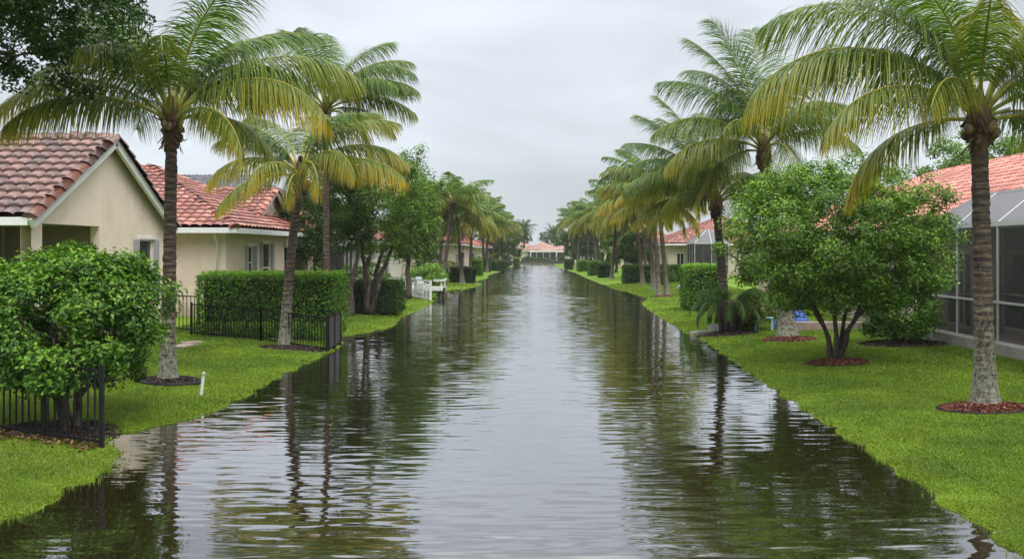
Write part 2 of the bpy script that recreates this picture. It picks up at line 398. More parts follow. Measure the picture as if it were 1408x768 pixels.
WB = .20        # slope of the finest wrinkles; the larger ripples are real geometry
def watermat():
    m, t, b, o = mat('canal_water')
    b.inputs['Base Color'].default_value = (.013, .0095, .0035, 1)
    b.inputs['Roughness'].default_value = .6; b.inputs['Specular IOR Level'].default_value = 0
    g = N(t, 'ShaderNodeTexCoord')
    def lay(sx, sy, det, rot=0, off=0):
        m_ = N(t, 'ShaderNodeMapping'); m_.inputs['Scale'].default_value = (sx, sy, 1); m_.inputs['Rotation'].default_value = (0, 0, rot); m_.inputs['Location'].default_value = (off, off, off)
        t.links.new(g.outputs['Object'], m_.inputs[0])
        n_ = N(t, 'ShaderNodeTexNoise', Scale=1.0, Detail=float(det), Roughness=.5, Distortion=.2)
        t.links.new(m_.outputs[0], n_.inputs['Vector']); return n_
    def vm(op, x, y):
        n_ = N(t, 'ShaderNodeVectorMath', operation=op)
        for i, q in enumerate((x, y)):
            if hasattr(q, 'node'): t.links.new(q, n_.inputs[i])
            else: n_.inputs[i].default_value = q
        return n_.outputs[0]
    def wave(sx, sy, det, ax, ay, rot, off):      # slope field of one set of ripples
        return vm('MULTIPLY', vm('SUBTRACT', lay(sx, sy, det, rot, off).outputs['Color'], (.5, .5, .5)), (ax, ay, 0))
    patch = ramp(t, lay(.16, .22, 2).outputs[0], [(.36, (.5, .5, .5)), (.66, (1, 1, 1))])
    slope = vm('MULTIPLY', wave(2.2, 14.0, 1, .05, WB, -.05, 7), patch)
    ge = N(t, 'ShaderNodeNewGeometry')
    bp = N(t, 'ShaderNodeVectorMath', operation='NORMALIZE')
    t.links.new(vm('ADD', slope, ge.outputs['Normal']), bp.inputs[0])
    gl = N(t, 'ShaderNodeBsdfGlossy', Roughness=.02); gl.inputs['Color'].default_value = (.97, .98, 1, 1)
    fr = N(t, 'ShaderNodeLayerWeight', Blend=.5)
    t.links.new(bp.outputs[0], gl.inputs['Normal']); t.links.new(bp.outputs[0], fr.inputs['Normal'])
    ms = N(t, 'ShaderNodeMixShader')
    pw = N(t, 'ShaderNodeMath', operation='POWER'); pw.inputs[1].default_value = 2.2; t.links.new(fr.outputs['Facing'], pw.inputs[0])
    ma = N(t, 'ShaderNodeMath', operation='MULTIPLY_ADD'); ma.inputs[1].default_value = .86; ma.inputs[2].default_value = .10; t.links.new(pw.outputs[0], ma.inputs[0])
    t.links.new(ma.outputs[0], ms.inputs[0]); t.links.new(b.outputs[0], ms.inputs[1]); t.links.new(gl.outputs[0], ms.inputs[2])
    t.links.new(ms.outputs[0], o.inputs[0])
    return m
def water_mesh():
    """the flooded canal: wind ripples with long crests across the view, as real geometry"""
    r = np.random.default_rng(19)
    wx = np.arange(-7.4, 7.41, .13)
    dy = np.concatenate([np.full(560, .022), np.full(760, .04), np.full(1750, .07)])
    wy = 4 + np.cumsum(dy); wy = wy[wy < 161]
    wx = np.concatenate([[-13, -9], wx, [9, 13]]); wy = np.concatenate([[-50, -10, 0, 3], wy, [162]])
    X, Y = np.meshgrid(wx, wy); Z = np.zeros_like(X)
    sl = RMS * math.sqrt(2 / 46)
    env = [.68 + .32 * np.sin(X * r.uniform(.12, .5) + Y * r.uniform(.10, .5) + r.uniform(0, 6.28) + .9 * np.sin(Y * r.uniform(.1, .3) + X * .3)) for _ in range(6)]
    for k in range(46):
        lam = float(np.exp(r.uniform(np.log(.16), np.log(.38)))); th = r.normal(0, .17); kk = 2 * np.pi / lam
        ph = kk * (math.sin(th) * X + math.cos(th) * Y) + r.uniform(0, 6.28) + .5 * np.sin(X * .6 + k) + .6 * np.sin(Y * .23 + 2 * k)
        Z += env[k % 6] * (sl / kk) * np.sin(ph)
    Z *= np.interp(Y, [0, 9, 20, 45, 90, 200], [.40, .52, .95, 2.3, 4.0, 4.5])      # more chop down the open canal
    Z *= np.clip((Y - 3) / 2, 0, 1) * np.clip((8.5 - np.abs(X)) / 1.5, 0, 1)
    nx_, ny_ = len(wx), len(wy)
    i, j = np.meshgrid(np.arange(ny_ - 1), np.arange(nx_ - 1), indexing='ij')
    q = np.stack([i*nx_+j, i*nx_+j+1, (i+1)*nx_+j+1, (i+1)*nx_+j], -1).reshape(-1, 4)
    return mesh_np('water', np.stack([X, Y, Z], -1).reshape(-1, 3), [q], smooth=True)
RMS = .031
wt = link('water', water_mesh(), watermat()); wt['kind'] = 'structure'

# ------------------------------------------------------------------ roofs and houses
def roof_tiles(poly, p=.34, q=.34, A=.055, St=.045, nu=8, deck=True):
    """barrel-tile surface on a roof plane; poly[0]->poly[1] is the eave, seen from outside left to right"""
    P = [np.array(v, float) for v in poly]
    U = P[1] - P[0]; L0 = np.linalg.norm(U); U /= L0
    n_ = np.cross(U, P[2] - P[0]); n_ /= np.linalg.norm(n_)
    if n_[2] < 0: n_ = -n_
    Vd = np.cross(n_, U)
    if Vd[2] < 0: Vd = -Vd
    pts2 = np.array([((v - P[0]) @ U, (v - P[0]) @ Vd) for v in P])
    u0, u1 = pts2[:, 0].min(), pts2[:, 0].max(); vmax = pts2[:, 1].max()
    us = np.arange(u0, u1 + 1e-6, p / nu)
    nrow = int(math.ceil(vmax / q))
    f = (us / p) % 1.0
    prof = A * np.sqrt(np.clip(1 - (2 * f - 1) ** 2 * .97, 0, 1))
    vl, hl, row = [], [], []
    for r in range(nrow):
        for k, fr in enumerate((0, .5, 1.0)):
            vl.append((r + fr) * q); hl.append(St * (1 - fr) + .004); row.append(r)
    vl = np.minimum(np.array(vl), vmax); hl = np.array(hl); row = np.array(row)
    sag = rng.normal(0, .004, (nrow, int((u1 - u0) / p) + 3))
    ti = np.clip(((us - u0) / p).astype(int), 0, sag.shape[1] - 1)
    h = prof[None, :] + hl[:, None] + sag[row][:, ti]
    V = P[0] + us[None, :, None] * U + vl[:, None, None] * Vd + h[..., None] * n_
    nu_, nv = len(us), len(vl)
    i, j = np.meshgrid(np.arange(nv - 1), np.arange(nu_ - 1), indexing='ij'); i = i.ravel(); j = j.ravel()
    cu = (us[j] + us[j + 1]) / 2; cv = (vl[i] + vl[i + 1]) / 2
    inside = np.ones(len(i), bool); sgn = None
    m = len(pts2)
    area = sum(pts2[k][0] * pts2[(k+1) % m][1] - pts2[(k+1) % m][0] * pts2[k][1] for k in range(m))
    for k in range(m):
        a, b = pts2[k], pts2[(k + 1) % m]
        cr_ = (b[0] - a[0]) * (cv - a[1]) - (b[1] - a[1]) * (cu - a[0])
        inside &= (cr_ * np.sign(area) >= -1e-4)
    i, j = i[inside], j[inside]
    Fq = np.stack([i*nu_+j, i*nu_+j+1, (i+1)*nu_+j+1, (i+1)*nu_+j], -1)
    tr = rng.random((nrow + 1, sag.shape[1]))
    rn = tr[row[i], ti[j]] * .88 + .12
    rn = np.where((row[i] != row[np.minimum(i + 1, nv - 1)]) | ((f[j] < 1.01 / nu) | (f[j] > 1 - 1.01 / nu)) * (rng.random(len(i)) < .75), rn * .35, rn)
    V = V.reshape(-1, 3)
    if deck:
        dk = np.array([v - n_ * .03 for v in P]); o = len(V); V = np.vstack([V, dk])
        if m == 3: return V, [Fq, np.array([[o, o+1, o+2]])], np.append(rn, .3)
        return V, [np.vstack([Fq, [[o, o+1, o+2, o+3]]])], np.append(rn, .3)
    return V, [Fq], rn
def scale_tiles(poly, p=.85, q=.5, A=.07, St=.10):
    """staggered round-ended tiles (fish scale) on one roof plane"""
    P = [np.array(v, float) for v in poly]
    U = P[1] - P[0]; L0 = np.linalg.norm(U); U /= L0
    n_ = np.cross(U, P[2] - P[0]); n_ /= np.linalg.norm(n_)
    if n_[2] < 0: n_ = -n_
    Vd = np.cross(n_, U)
    if Vd[2] < 0: Vd = -Vd
    pts2 = np.array([((v - P[0]) @ U, (v - P[0]) @ Vd) for v in P]); vmax = pts2[:, 1].max()
    us = np.arange(pts2[:, 0].min(), pts2[:, 0].max(), p / 12); vs = np.arange(0, vmax + .001, q / 9)
    u, v = np.meshgrid(us, vs)
    def tile(r): 
        x = u / p + .5 * (r % 2); return x - np.floor(x), np.floor(x)
    r0 = np.floor(v / q); fa, ia = tile(r0); fb, ib = tile(r0 + 1)
    low = lambda r, f: r * q - q * .62 * np.sqrt(np.clip(1 - (2 * f - 1) ** 2, 0, 1))
    up = v > low(r0 + 1, fb)
    r = np.where(up, r0 + 1, r0); f = np.where(up, fb, fa); idx = np.where(up, ib, ia)
    edge = np.minimum(v - low(r, f), .5) / q
    h = .01 + St * np.clip(1 - edge * .62, 0, 1) + A * np.sqrt(np.clip(1 - (2 * f - 1) ** 2, 0, 1)) * .7
    h = h * np.clip(edge * 9 + .45, 0, 1)
    V = (P[0] + u[..., None] * U + v[..., None] * Vd + h[..., None] * n_).reshape(-1, 3)
    nu_, nv = len(us), len(vs)
    i, j = np.meshgrid(np.arange(nv - 1), np.arange(nu_ - 1), indexing='ij'); i = i.ravel(); j = j.ravel()
    cu = (us[j] + us[j+1]) / 2; cv = (vs[i] + vs[i+1]) / 2; inside = np.ones(len(i), bool); m = len(pts2)
    area = sum(pts2[k][0] * pts2[(k+1) % m][1] - pts2[(k+1) % m][0] * pts2[k][1] for k in range(m))
    for k in range(m):
        a, b = pts2[k], pts2[(k+1) % m]; inside &= ((b[0]-a[0]) * (cv-a[1]) - (b[1]-a[1]) * (cu-a[0])) * np.sign(area) >= -1e-4
    i, j = i[inside], j[inside]
    Fq = np.stack([i*nu_+j, i*nu_+j+1, (i+1)*nu_+j+1, (i+1)*nu_+j], -1)
    rn = (np.sin(r * 12.9898 + idx * 78.233) * 43758.5453) % 1.0
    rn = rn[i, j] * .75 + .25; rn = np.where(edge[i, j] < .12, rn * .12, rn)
    o = len(V); V = np.vstack([V, np.array([w_ - n_ * .03 for w_ in P])])
    return V, [np.vstack([Fq, [[o, o+1, o+2, o+3]]])], np.append(rn, .3)
def merge_roofs(rs):
    V, F3, F4, r3, r4 = [], [], [], [], []
    o = 0
    for v, fs, rn in rs:
        k = 0
        for f in fs:
            n_ = len(f)
            (F3 if f.shape[1] == 3 else F4).append(f + o); (r3 if f.shape[1] == 3 else r4).append(rn[k:k+n_]); k += n_
        V.append(v); o += len(v)
    faces = [np.vstack(F4)] + ([np.vstack(F3)] if F3 else [])
    return np.vstack(V), faces, np.concatenate(r4 + r3)
def ridge_caps(segs, r=.15, ln=.38, lift=.03):
    """a row of half-round cap tiles along each segment, low end to high end"""
    V, Fs, rn = [], [], []
    for p, q in segs:
        p, q = Vector(p), Vector(q)
        if q.z < p.z: p, q = q, p
        d = q - p; n_ = max(1, int(d.length / ln)); d.normalize(); up = Vector((0, 0, 1))
        side = d.cross(up).normalized(); up = side.cross(d).normalized()
        step = (q - p).length / n_
        for k in range(n_):
            a = p + d * (k * step - .04); b = p + d * ((k + 1) * step + .02)
            o = len(V); jr = 1 + random.uniform(-.06, .06); jl = random.uniform(-.01, .012)
            for c, rr, zz in ((a, r * 1.1 * jr, lift + .03), (b, r * .88 * jr, lift)):
                for i in range(9):
                    th = math.pi * i / 8
                    V.append(c + side * (math.cos(th) * rr) + up * (math.sin(th) * rr * .85 + zz - .07 + jl))
            Fs += [[o+i, o+i+1, o+10+i, o+9+i] for i in range(8)]
            Fs.append([o + i for i in range(9)])
            rn += [random.random()] * 9
    mb = MB(); mb.v = [tuple(v) for v in V]; mb.f = Fs
    return mb, rn
def add_roof(parent, planes, caps, m, p=.34, nu=8, name='roof', capr=.15, scales=()):
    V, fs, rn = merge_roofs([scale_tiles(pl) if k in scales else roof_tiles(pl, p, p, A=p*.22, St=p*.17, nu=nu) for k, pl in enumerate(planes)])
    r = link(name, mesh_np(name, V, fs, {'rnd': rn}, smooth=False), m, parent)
    mb, cr_ = ridge_caps(caps, r=capr, ln=p * 1.1)
    mb.build('ridge_tile_row', m, r, smooth=True, attrs={'rnd': cr_})
    return r
def hip_planes(x0, x1, y0, y1, zE, slope):
    """four hip-roof planes, each eave seen from outside left to right, and the ridge/hip lines"""
    wx, wy = x1 - x0, y1 - y0; d = min(wx, wy) / 2; zt = zE + d * slope
    if wx >= wy: a, b = Vector((x0 + d, (y0+y1)/2, zt)), Vector((x1 - d, (y0+y1)/2, zt))
    else: a, b = Vector(((x0+x1)/2, y0 + d, zt)), Vector(((x0+x1)/2, y1 - d, zt))
    c = [Vector((x0,y0,zE)), Vector((x1,y0,zE)), Vector((x1,y1,zE)), Vector((x0,y1,zE))]
    if abs(wx - wy) < .05:
        pl = [[c[0],c[1],a],[c[1],c[2],a],[c[2],c[3],a],[c[3],c[0],a]]; caps = [(k, a) for k in c]
    elif wx > wy:
        pl = [[c[0],c[1],b,a],[c[1],c[2],b],[c[2],c[3],a,b],[c[3],c[0],a]]; caps = [(c[0],a),(c[3],a),(c[1],b),(c[2],b),(a,b)]
    else:
        pl = [[c[0],c[1],a],[c[1],c[2],b,a],[c[2],c[3],b],[c[3],c[0],a,b]]; caps = [(c[0],a),(c[1],a),(c[2],b),(c[3],b),(a,b)]
    return pl, caps
def wall_mb(mb, o, u, length, z0, z1, thick, holes=(), ends=False):
    """wall along unit vector u from o, outside on the right-hand side of u seen from above; holes = (a, b, z0, z1)"""
    o = Vector((o[0], o[1], 0)); u = Vector((u[0], u[1], 0)); n_ = Vector((u.y, -u.x, 0))
    us = sorted({0, length, *[a for hq in holes for a in hq[:2]]}); zs = sorted({z0, z1, *[min(max(a, z0), z1) for hq in holes for a in hq[2:]]})
    solid = lambda i, j: 0 <= i < len(us)-1 and 0 <= j < len(zs)-1 and not any(hq[0] <= (us[i]+us[i+1])/2 <= hq[1] and hq[2] <= (zs[j]+zs[j+1])/2 <= hq[3] for hq in holes)
    pt = lambda a, z, dp: o + u * a - n_ * dp + Vector((0, 0, z))
    for i in range(len(us)-1):
        for j in range(len(zs)-1):
            if not solid(i, j): continue
            a, b, c, d = us[i], us[i+1], zs[j], zs[j+1]
            mb.add([pt(a,c,0),pt(b,c,0),pt(b,d,0),pt(a,d,0)], [(0,1,2,3)])
            mb.add([pt(a,c,thick),pt(b,c,thick),pt(b,d,thick),pt(a,d,thick)], [(3,2,1,0)])
            if not solid(i-1, j) and (i > 0 or ends): mb.add([pt(a,c,0),pt(a,d,0),pt(a,d,thick),pt(a,c,thick)], [(0,1,2,3)])
            if not solid(i+1, j) and (i < len(us)-2 or ends): mb.add([pt(b,c,0),pt(b,c,thick),pt(b,d,thick),pt(b,d,0)], [(0,1,2,3)])
            if not solid(i, j-1): mb.add([pt(a,c,0),pt(a,c,thick),pt(b,c,thick),pt(b,c,0)], [(0,1,2,3)])
            if not solid(i, j+1): mb.add([pt(a,d,0),pt(b,d,0),pt(b,d,thick),pt(a,d,thick)], [(0,1,2,3)])
    return mb
def window(parent, o, u, a, b, z0, z1, shutters=True, sashes=2, rail=.05, door=False):
    """window set into a wall hole: frame, pane, grey side shutters"""
    o = Vector((o[0], o[1], 0)); u = Vector((u[0], u[1], 0)); n_ = Vector((u.y, -u.x, 0))
    def bar(mb, a0, a1, c0, c1, d0, d1):
        V = [o + u*x - n_*d + Vector((0,0,z)) for d in (d0, d1) for x, z in ((a0,c0),(a1,c0),(a1,c1),(a0,c1))]
        mb.add(V, [(0,1,2,3),(7,6,5,4),(0,4,5,1),(1,5,6,2),(2,6,7,3),(3,7,4,0)])
    fr = MB()
    e_ = .003
    bar(fr, a+e_, a+rail, z0+e_, z1-e_, .05, .11); bar(fr, b-rail, b-e_, z0+e_, z1-e_, .05, .11)
    bar(fr, a+rail, b-rail, z0+e_, z0+rail, .052, .108); bar(fr, a+rail, b-rail, z1-rail, z1-e_, .052, .108)
    for k in range(1, sashes):
        if door: x = a + (b - a) * k / sashes; bar(fr, x - rail/2, x + rail/2, z0+rail, z1-rail, .054, .106)
        else: z = z0 + (z1 - z0) * k / sashes; bar(fr, a+rail, b-rail, z-rail/2, z+rail/2, .054, .106)
    f = fr.build('sliding_door' if door else 'window', M['alu_white'], parent)
    pn = MB(); bar(pn, a+rail*.8, b-rail*.8, z0+rail*.8, z1-rail*.8, .078, .084); pn.build('pane', M['glass'], f)
    sl = MB(); bar(sl, a-.08, b+.08, z1+.004, z1+.09, -.05, -.003); sl.build('lintel', M['white_paint'], f)
    if shutters:
        for s0, s1 in ((a-.32, a-.02), (b+.02, b+.32)):
            sh = MB(); n = 5
            for k in range(n):
                x0 = s0 + (s1-s0)*k/n; x1 = s0 + (s1-s0)*(k+1)/n
                bar(sh, x0+.004, x1-.004, z0-.05, z1, -.07 if k % 2 else -.045, -.004)
            sh.build('shutter', M['grey_shutter'], f)
    return f
def gutter(parent, segs, m, hgt_=.16):
    mb = MB()
    for p, q in segs: mb.beam(Vector(p) - Vector((0,0,hgt_/2)), Vector(q) - Vector((0,0,hgt_/2)), .12, hgt_)
    return mb.build('gutter', m, parent, bevel=.012)
def house(label, x0, x1, y0, y1, zb, zE, slope, wm, rm, south=(), east=(), west=(), name='house', p=.34, nu=5, over=.5, group=None, scales=()):
    """hip-roofed house; windows per wall as (from, to, z0, z1), measured along the wall seen from outside left to right"""
    t = thing(name, label, 'house', (0, 0, 0), group)
    mb = MB(); th = .2; zt = zE - .05
    specs = [((x0,y0),(1,0),x1-x0,south),((x1,y0),(0,1),y1-y0,east),((x1,y1),(-1,0),x1-x0,()),((x0,y1),(0,-1),y1-y0,west)]
    for o, u, L, ws in specs: wall_mb(mb, o, u, L, zb, zt, th, [wq[:4] for wq in ws])
    mb.build('wall', wm, t)
    for o, u, L, ws in specs:
        for wq in ws: window(t, o, u, *wq[:4], shutters=len(wq) < 5, sashes=2, door=len(wq) == 5)
    fl = MB(); fl.box(x0+th+.01, x1-th-.01, y0+th+.01, y1-th-.01, zb, zb+.1); fl.build('floor_slab', M['interior'], t)
    pl, caps = hip_planes(x0-over, x1+over, y0-over, y1+over, zE, slope)
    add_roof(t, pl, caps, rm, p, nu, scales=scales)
    so_ = MB(); so_.box(x0-over+.03, x1+over-.03, y0-over+.03, y1+over-.03, zE-.13, zE-.04); so_.build('soffit', M['white_paint'], t)
    c = [(x0-over,y0-over,zE),(x1+over,y0-over,zE),(x1+over,y1+over,zE),(x0-over,y1+over,zE)]
    gutter(t, [(c[i], c[(i+1) % 4]) for i in range(4)], M['alu_white'])
    return t

# --- near left house: gable towards the canal, corner porch
def left_near_house():
    t = thing('house', 'near beige house at left, its glazed brown tiled gable over a corner porch', 'house')
    X0, xr = -12.25, -11.95; y0, y1, ym = 18.75, 26.15, 22.45; zE, zA = 3.40, 5.82
    wy0, wy1 = 19.1, 25.9; sl = (zA - zE) / (ym - y0)
    zw = lambda y: zE - .06 + (y - y0) * sl if y < ym else zE - .06 + (y1 - y) * sl
    mb = MB()
    u = (0, 1); z_h = 3.28
    wa, wb, wz0, wz1 = 24.2 - wy0, 25.1 - wy0, 1.25, 2.95
    wall_mb(mb, (X0, wy0), u, wy1 - wy0, .15, zE, .25, [(.42, 2.95, .15, z_h), (wa, wb, wz0, wz1)])
    mb.prism([(X0, wy0, zE), (X0, wy1, zE), (X0, wy1, zw(wy1)), (X0, ym, zw(ym)), (X0, wy0, zw(wy0))], (-.25, 0, 0))
    # front (south) side of the porch: header and second column, then wall
    wall_mb(mb, (-24, wy0), (1, 0), 24 + X0 - .25, .15, zE, .25, [(9.1, 9.75, .15, 3.1), (10.05, 24 + X0 - .26, .15, z_h)])
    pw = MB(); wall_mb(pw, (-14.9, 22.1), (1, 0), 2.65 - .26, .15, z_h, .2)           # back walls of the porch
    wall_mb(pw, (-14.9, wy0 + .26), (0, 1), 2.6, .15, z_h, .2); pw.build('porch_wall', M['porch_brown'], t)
    wall_mb(mb, (X0, wy1), (-1, 0), 11.7, .15, zE, .25)
    mb.build('wall', M['wall_beige'], t)
    cl = MB(); cl.box(-15.0, X0 - .255, wy0 + .255, 22.09, z_h + .01, z_h + .08); cl.build('porch_ceiling', M['interior'], t)
    window(t, (X0, wy0), u, wa, wb, wz0, wz1)
    pl = [[(-25, y0, zE), (xr, y0, zE), (xr, ym, zA), (-25, ym, zA)], [(xr, y1, zE), (-25, y1, zE), (-25, ym, zA), (xr, ym, zA)]]
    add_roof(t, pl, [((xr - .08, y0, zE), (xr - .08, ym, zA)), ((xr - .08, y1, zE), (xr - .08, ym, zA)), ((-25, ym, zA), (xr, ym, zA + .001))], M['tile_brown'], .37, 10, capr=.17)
    rb = MB()
    for ye in (y0, y1):
        rb.beam((xr - .07, ye, zE - .16), (xr - .07, ym, zA - .16), .10, .24, (0, 0, 1))
    rb.build('rake_board', M['white_paint'], t)
    gutter(t, [((-25, y0 + .02, zE + .0), (xr - .14, y0 + .02, zE + .0))], M['alu_white'], .2)
    sf = MB(); sf.box(-25, xr - .15, y0 + .08, wy0 - .01, zE - .16, zE - .08); sf.build('soffit', M['white_paint'], t)
left_near_house()

# --- second left house: hip roof, cross gable
def left_second_house():
    t = thing('house', 'second house on the left, tan walls and red hip roof behind the tall clipped hedge', 'house')
    x0, x1, y0, y1, zE = -22.2, -11.35, 28.6, 39.5, 3.42; ov = .55
    e = [(30.75 - y0, 31.35 - y0, 1.5, 2.8), (32.35 - y0, 33.35 - y0, .9, 2.93), (35.1 - y0, 38.6 - y0, .2, 2.75)]
    mb = MB()
    for o, u, L, ws in [((x0,y0),(1,0),x1-x0,()),((x1,y0),(0,1),y1-y0,e),((x1,y1),(-1,0),x1-x0,()),((x0,y1),(0,-1),y1-y0,())]:
        wall_mb(mb, o, u, L, .15, zE - .05, .22, ws)
    wall_mb(mb, (x1 - 1.6, 34.6), (0, 1), 4.4, .15, zE - .1, .15)
    mb.build('wall', M['wall_tan'], t)
    for wq in e[:2]: window(t, (x1, y0), (0, 1), *wq)
    f = window(t, (x1 - 1.6, 34.6), (0, 1), 1.0, 2.6, .3, 2.5, shutters=True)
    hd = MB(); hd.box(x1 - .1, x1 + .16, 34.95, 38.75, 2.76, 3.16); hd.build('porch_beam', M['white_paint'], t)
    pl, caps = hip_planes(x0-ov, x1+ov, y0-ov, y1+ov, zE, .47)
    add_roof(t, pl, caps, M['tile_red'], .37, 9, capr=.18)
    so_ = MB(); so_.box(x0-ov+.03, x1+ov-.03, y0-ov+.03, y1+ov-.03, zE-.14, zE-.05); so_.build('soffit', M['white_paint'], t)
    c = [(x0-ov,y0-ov,zE),(x1+ov,y0-ov,zE),(x1+ov,y1+ov,zE),(x0-ov,y1+ov,zE)]
    gutter(t, [(c[i], c[(i+1) % 4]) for i in range(4)], M['alu_white'], .19)
    ds = MB(); ds.tube([(-11.62, 28.22, 3.25), (-11.62, 28.3, 3.1), (-11.62, 28.54, 2.9), (-11.62, 28.55, .3)], .05, 8); ds.build('downspout', M['white_paint'], t, smooth=True)
    # cross gable rising through the roof
    xg, yc, hw, zb, za = -12.3, 36.2, 2.6, 3.95, 5.4
    g = MB(); g.prism([(xg, yc - hw + .2, zb), (xg, yc + hw - .2, zb), (xg, yc, za - .12)], (-.2, 0, 0)); gw = g.build('gable_wall', M['wall_cream'], t)
    v = MB(); v.box(xg + .004, xg + .03, yc - .12, yc + .12, 4.55, 4.95); v.build('gable_vent', M['white_paint'], gw)
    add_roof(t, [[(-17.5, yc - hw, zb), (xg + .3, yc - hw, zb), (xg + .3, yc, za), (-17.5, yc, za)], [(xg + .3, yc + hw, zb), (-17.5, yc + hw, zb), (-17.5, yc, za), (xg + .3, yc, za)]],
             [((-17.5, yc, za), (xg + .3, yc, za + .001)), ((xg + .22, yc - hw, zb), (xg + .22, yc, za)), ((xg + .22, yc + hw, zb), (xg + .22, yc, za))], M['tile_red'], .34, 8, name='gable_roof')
    rb = MB()
    for s in (-1, 1): rb.beam((xg + .24, yc + s * hw, zb - .13), (xg + .24, yc, za - .13), .08, .18)
    rb.build('rake_board', M['white_paint'], t)
left_second_house()
house('grey slate-roofed house whose ridge shows above the red roof at left', -38, -18, 60, 72.5, .3, 5.2, .54, M['wall_cream'], M['tile_slate'], p=.3)
house('white-walled house behind the forked tree trunks on the left bank', -21, -9.9, 43.5, 56, .25, 3.15, .42, M['wall_white'], M['tile_red'], east=((1.2, 2.3, .9, 2.3), (6, 8.2, .35, 2.4, 'd')), south=((7.5, 9.6, .35, 2.4, 'd'),))
house('pinkish-white house seen between the leaning palm trunks on the left bank', -19, -8.2, 74.5, 91, .25, 3.3, .42, M['wall_pink'], M['tile_pink'], east=((2, 3.4, .9, 2.3), (7, 10, .35, 2.5, 'd')), south=((8.2, 9.7, 1.0, 2.4),))
house('small cream house far along the left bank behind the dark palms', -18, -8.0, 106, 119, .25, 3.2, .42, M['wall_cream'], M['tile_pink'], east=((2, 4, .9, 2.3),), south=((7, 9, .5, 2.4),))

# --- right side houses
house('near right house with a salmon fish-scale tile roof behind the screened pool enclosure', 12.6, 26.5, 12, 46.4, .25, 3.35, .415, M['wall_cream'], M['tile_pink'], p=.40, nu=9, over=.6, scales=(3,),
      west=((3.5, 5.2, .9, 2.4), (12, 13.4, .9, 2.4), (19.1, 19.9, 1.0, 2.6), (21.5, 23.0, .35, 2.55, 'd'), (24.5, 27.5, .35, 2.55, 'd'), (29.2, 32.2, .35, 2.55, 'd')))
house('cream house with a red tile hip roof behind the twin palms on the right bank', 11.9, 25, 75, 90, .25, 3.28, .40, M['wall_cream'], M['tile_red'], south=((.8, 1.5, .9, 2.4, 'd'), (2.2, 4.2, .3, 2.5, 'd')), west=((3, 4.5, .9, 2.4), (8, 9.5, .9, 2.4)))
house('low cream house half hidden by palms far along the right bank', 9.5, 20, 104, 116, .25, 3.2, .42, M['wall_cream'], M['tile_pink'], south=((1.5, 3.2, .9, 2.3),), west=((4, 6, .9, 2.3),))
house('pale house with a thin tiled roof at the far right corner of the canal', 4.6, 15, 148, 159, .25, 3.1, .36, M['wall_white'], M['tile_hazed'], south=((1, 2.4, .9, 2.3), (5, 7, .4, 2.4, 'd')))
house('pink-roofed house with a dark screened porch closing the far end of the canal', -3.9, 4.4, 167, 176, .4, 2.75, .36, M['wall_white'], M['tile_hazed'], south=((1.0, 2.4, 1.0, 2.4),), p=.4, nu=4)
house('right neighbour of the end house, its pink roof rising behind the porch', 2.6, 13, 176, 188, .4, 3.1, .29, M['wall_cream'], M['tile_hazed'], p=.4, nu=4)
house('left neighbour of the end house, its roof corner showing past the dark trees', -9.5, -2, 186, 196, .4, 3.5, .36, M['wall_cream'], M['tile_hazed'], p=.4, nu=4)

def end_porch():
    t = thing('porch', 'white framed screened porch in front of the far pink-roofed house', 'porch')
    x0, x1, y0, y1, zt = -2.3, 4.9, 163.5, 166.4, 2.35
    f = MB()
    for x in (-1.1, .3, 1.65): f.box(x-.04, x+.04, y0+.03, y0+.09, .5, zt)
    for x in (x0, 3.0, x1): f.box(x-.12, x+.12, y0, y0+.24, .3, zt)
    f.box(x0-.2, x1+.2, y0-.02, y0+.26, zt, zt+.22)
    f.box(x0-.1, x1+.1, y0+.26, y1, zt+.02, zt+.2)
    f.prism([(x0-.2, y0+.02, zt+.225), (x1+.2, y0+.02, zt+.225), ((x0+x1)/2, y0+.02, zt+.7)], (0, .2, 0)); f.build('porch_frame', M['wall_white'], t)
    s = MB(); s.box(x0+.12, 2.9, y0+.1, y0+.13, .5, zt-.02); s.build('screen', M['screen_dark'], t)
    b = MB(); b.box(x0, x1, y1-.1, y1-.02, .3, zt); b.build('back_wall', M['interior'], t)
    k = MB(); k.box(x0-.3, x1+.3, y0-.3, y1, .1, .32); k.build('deck', M['concrete'], t)
end_porch()

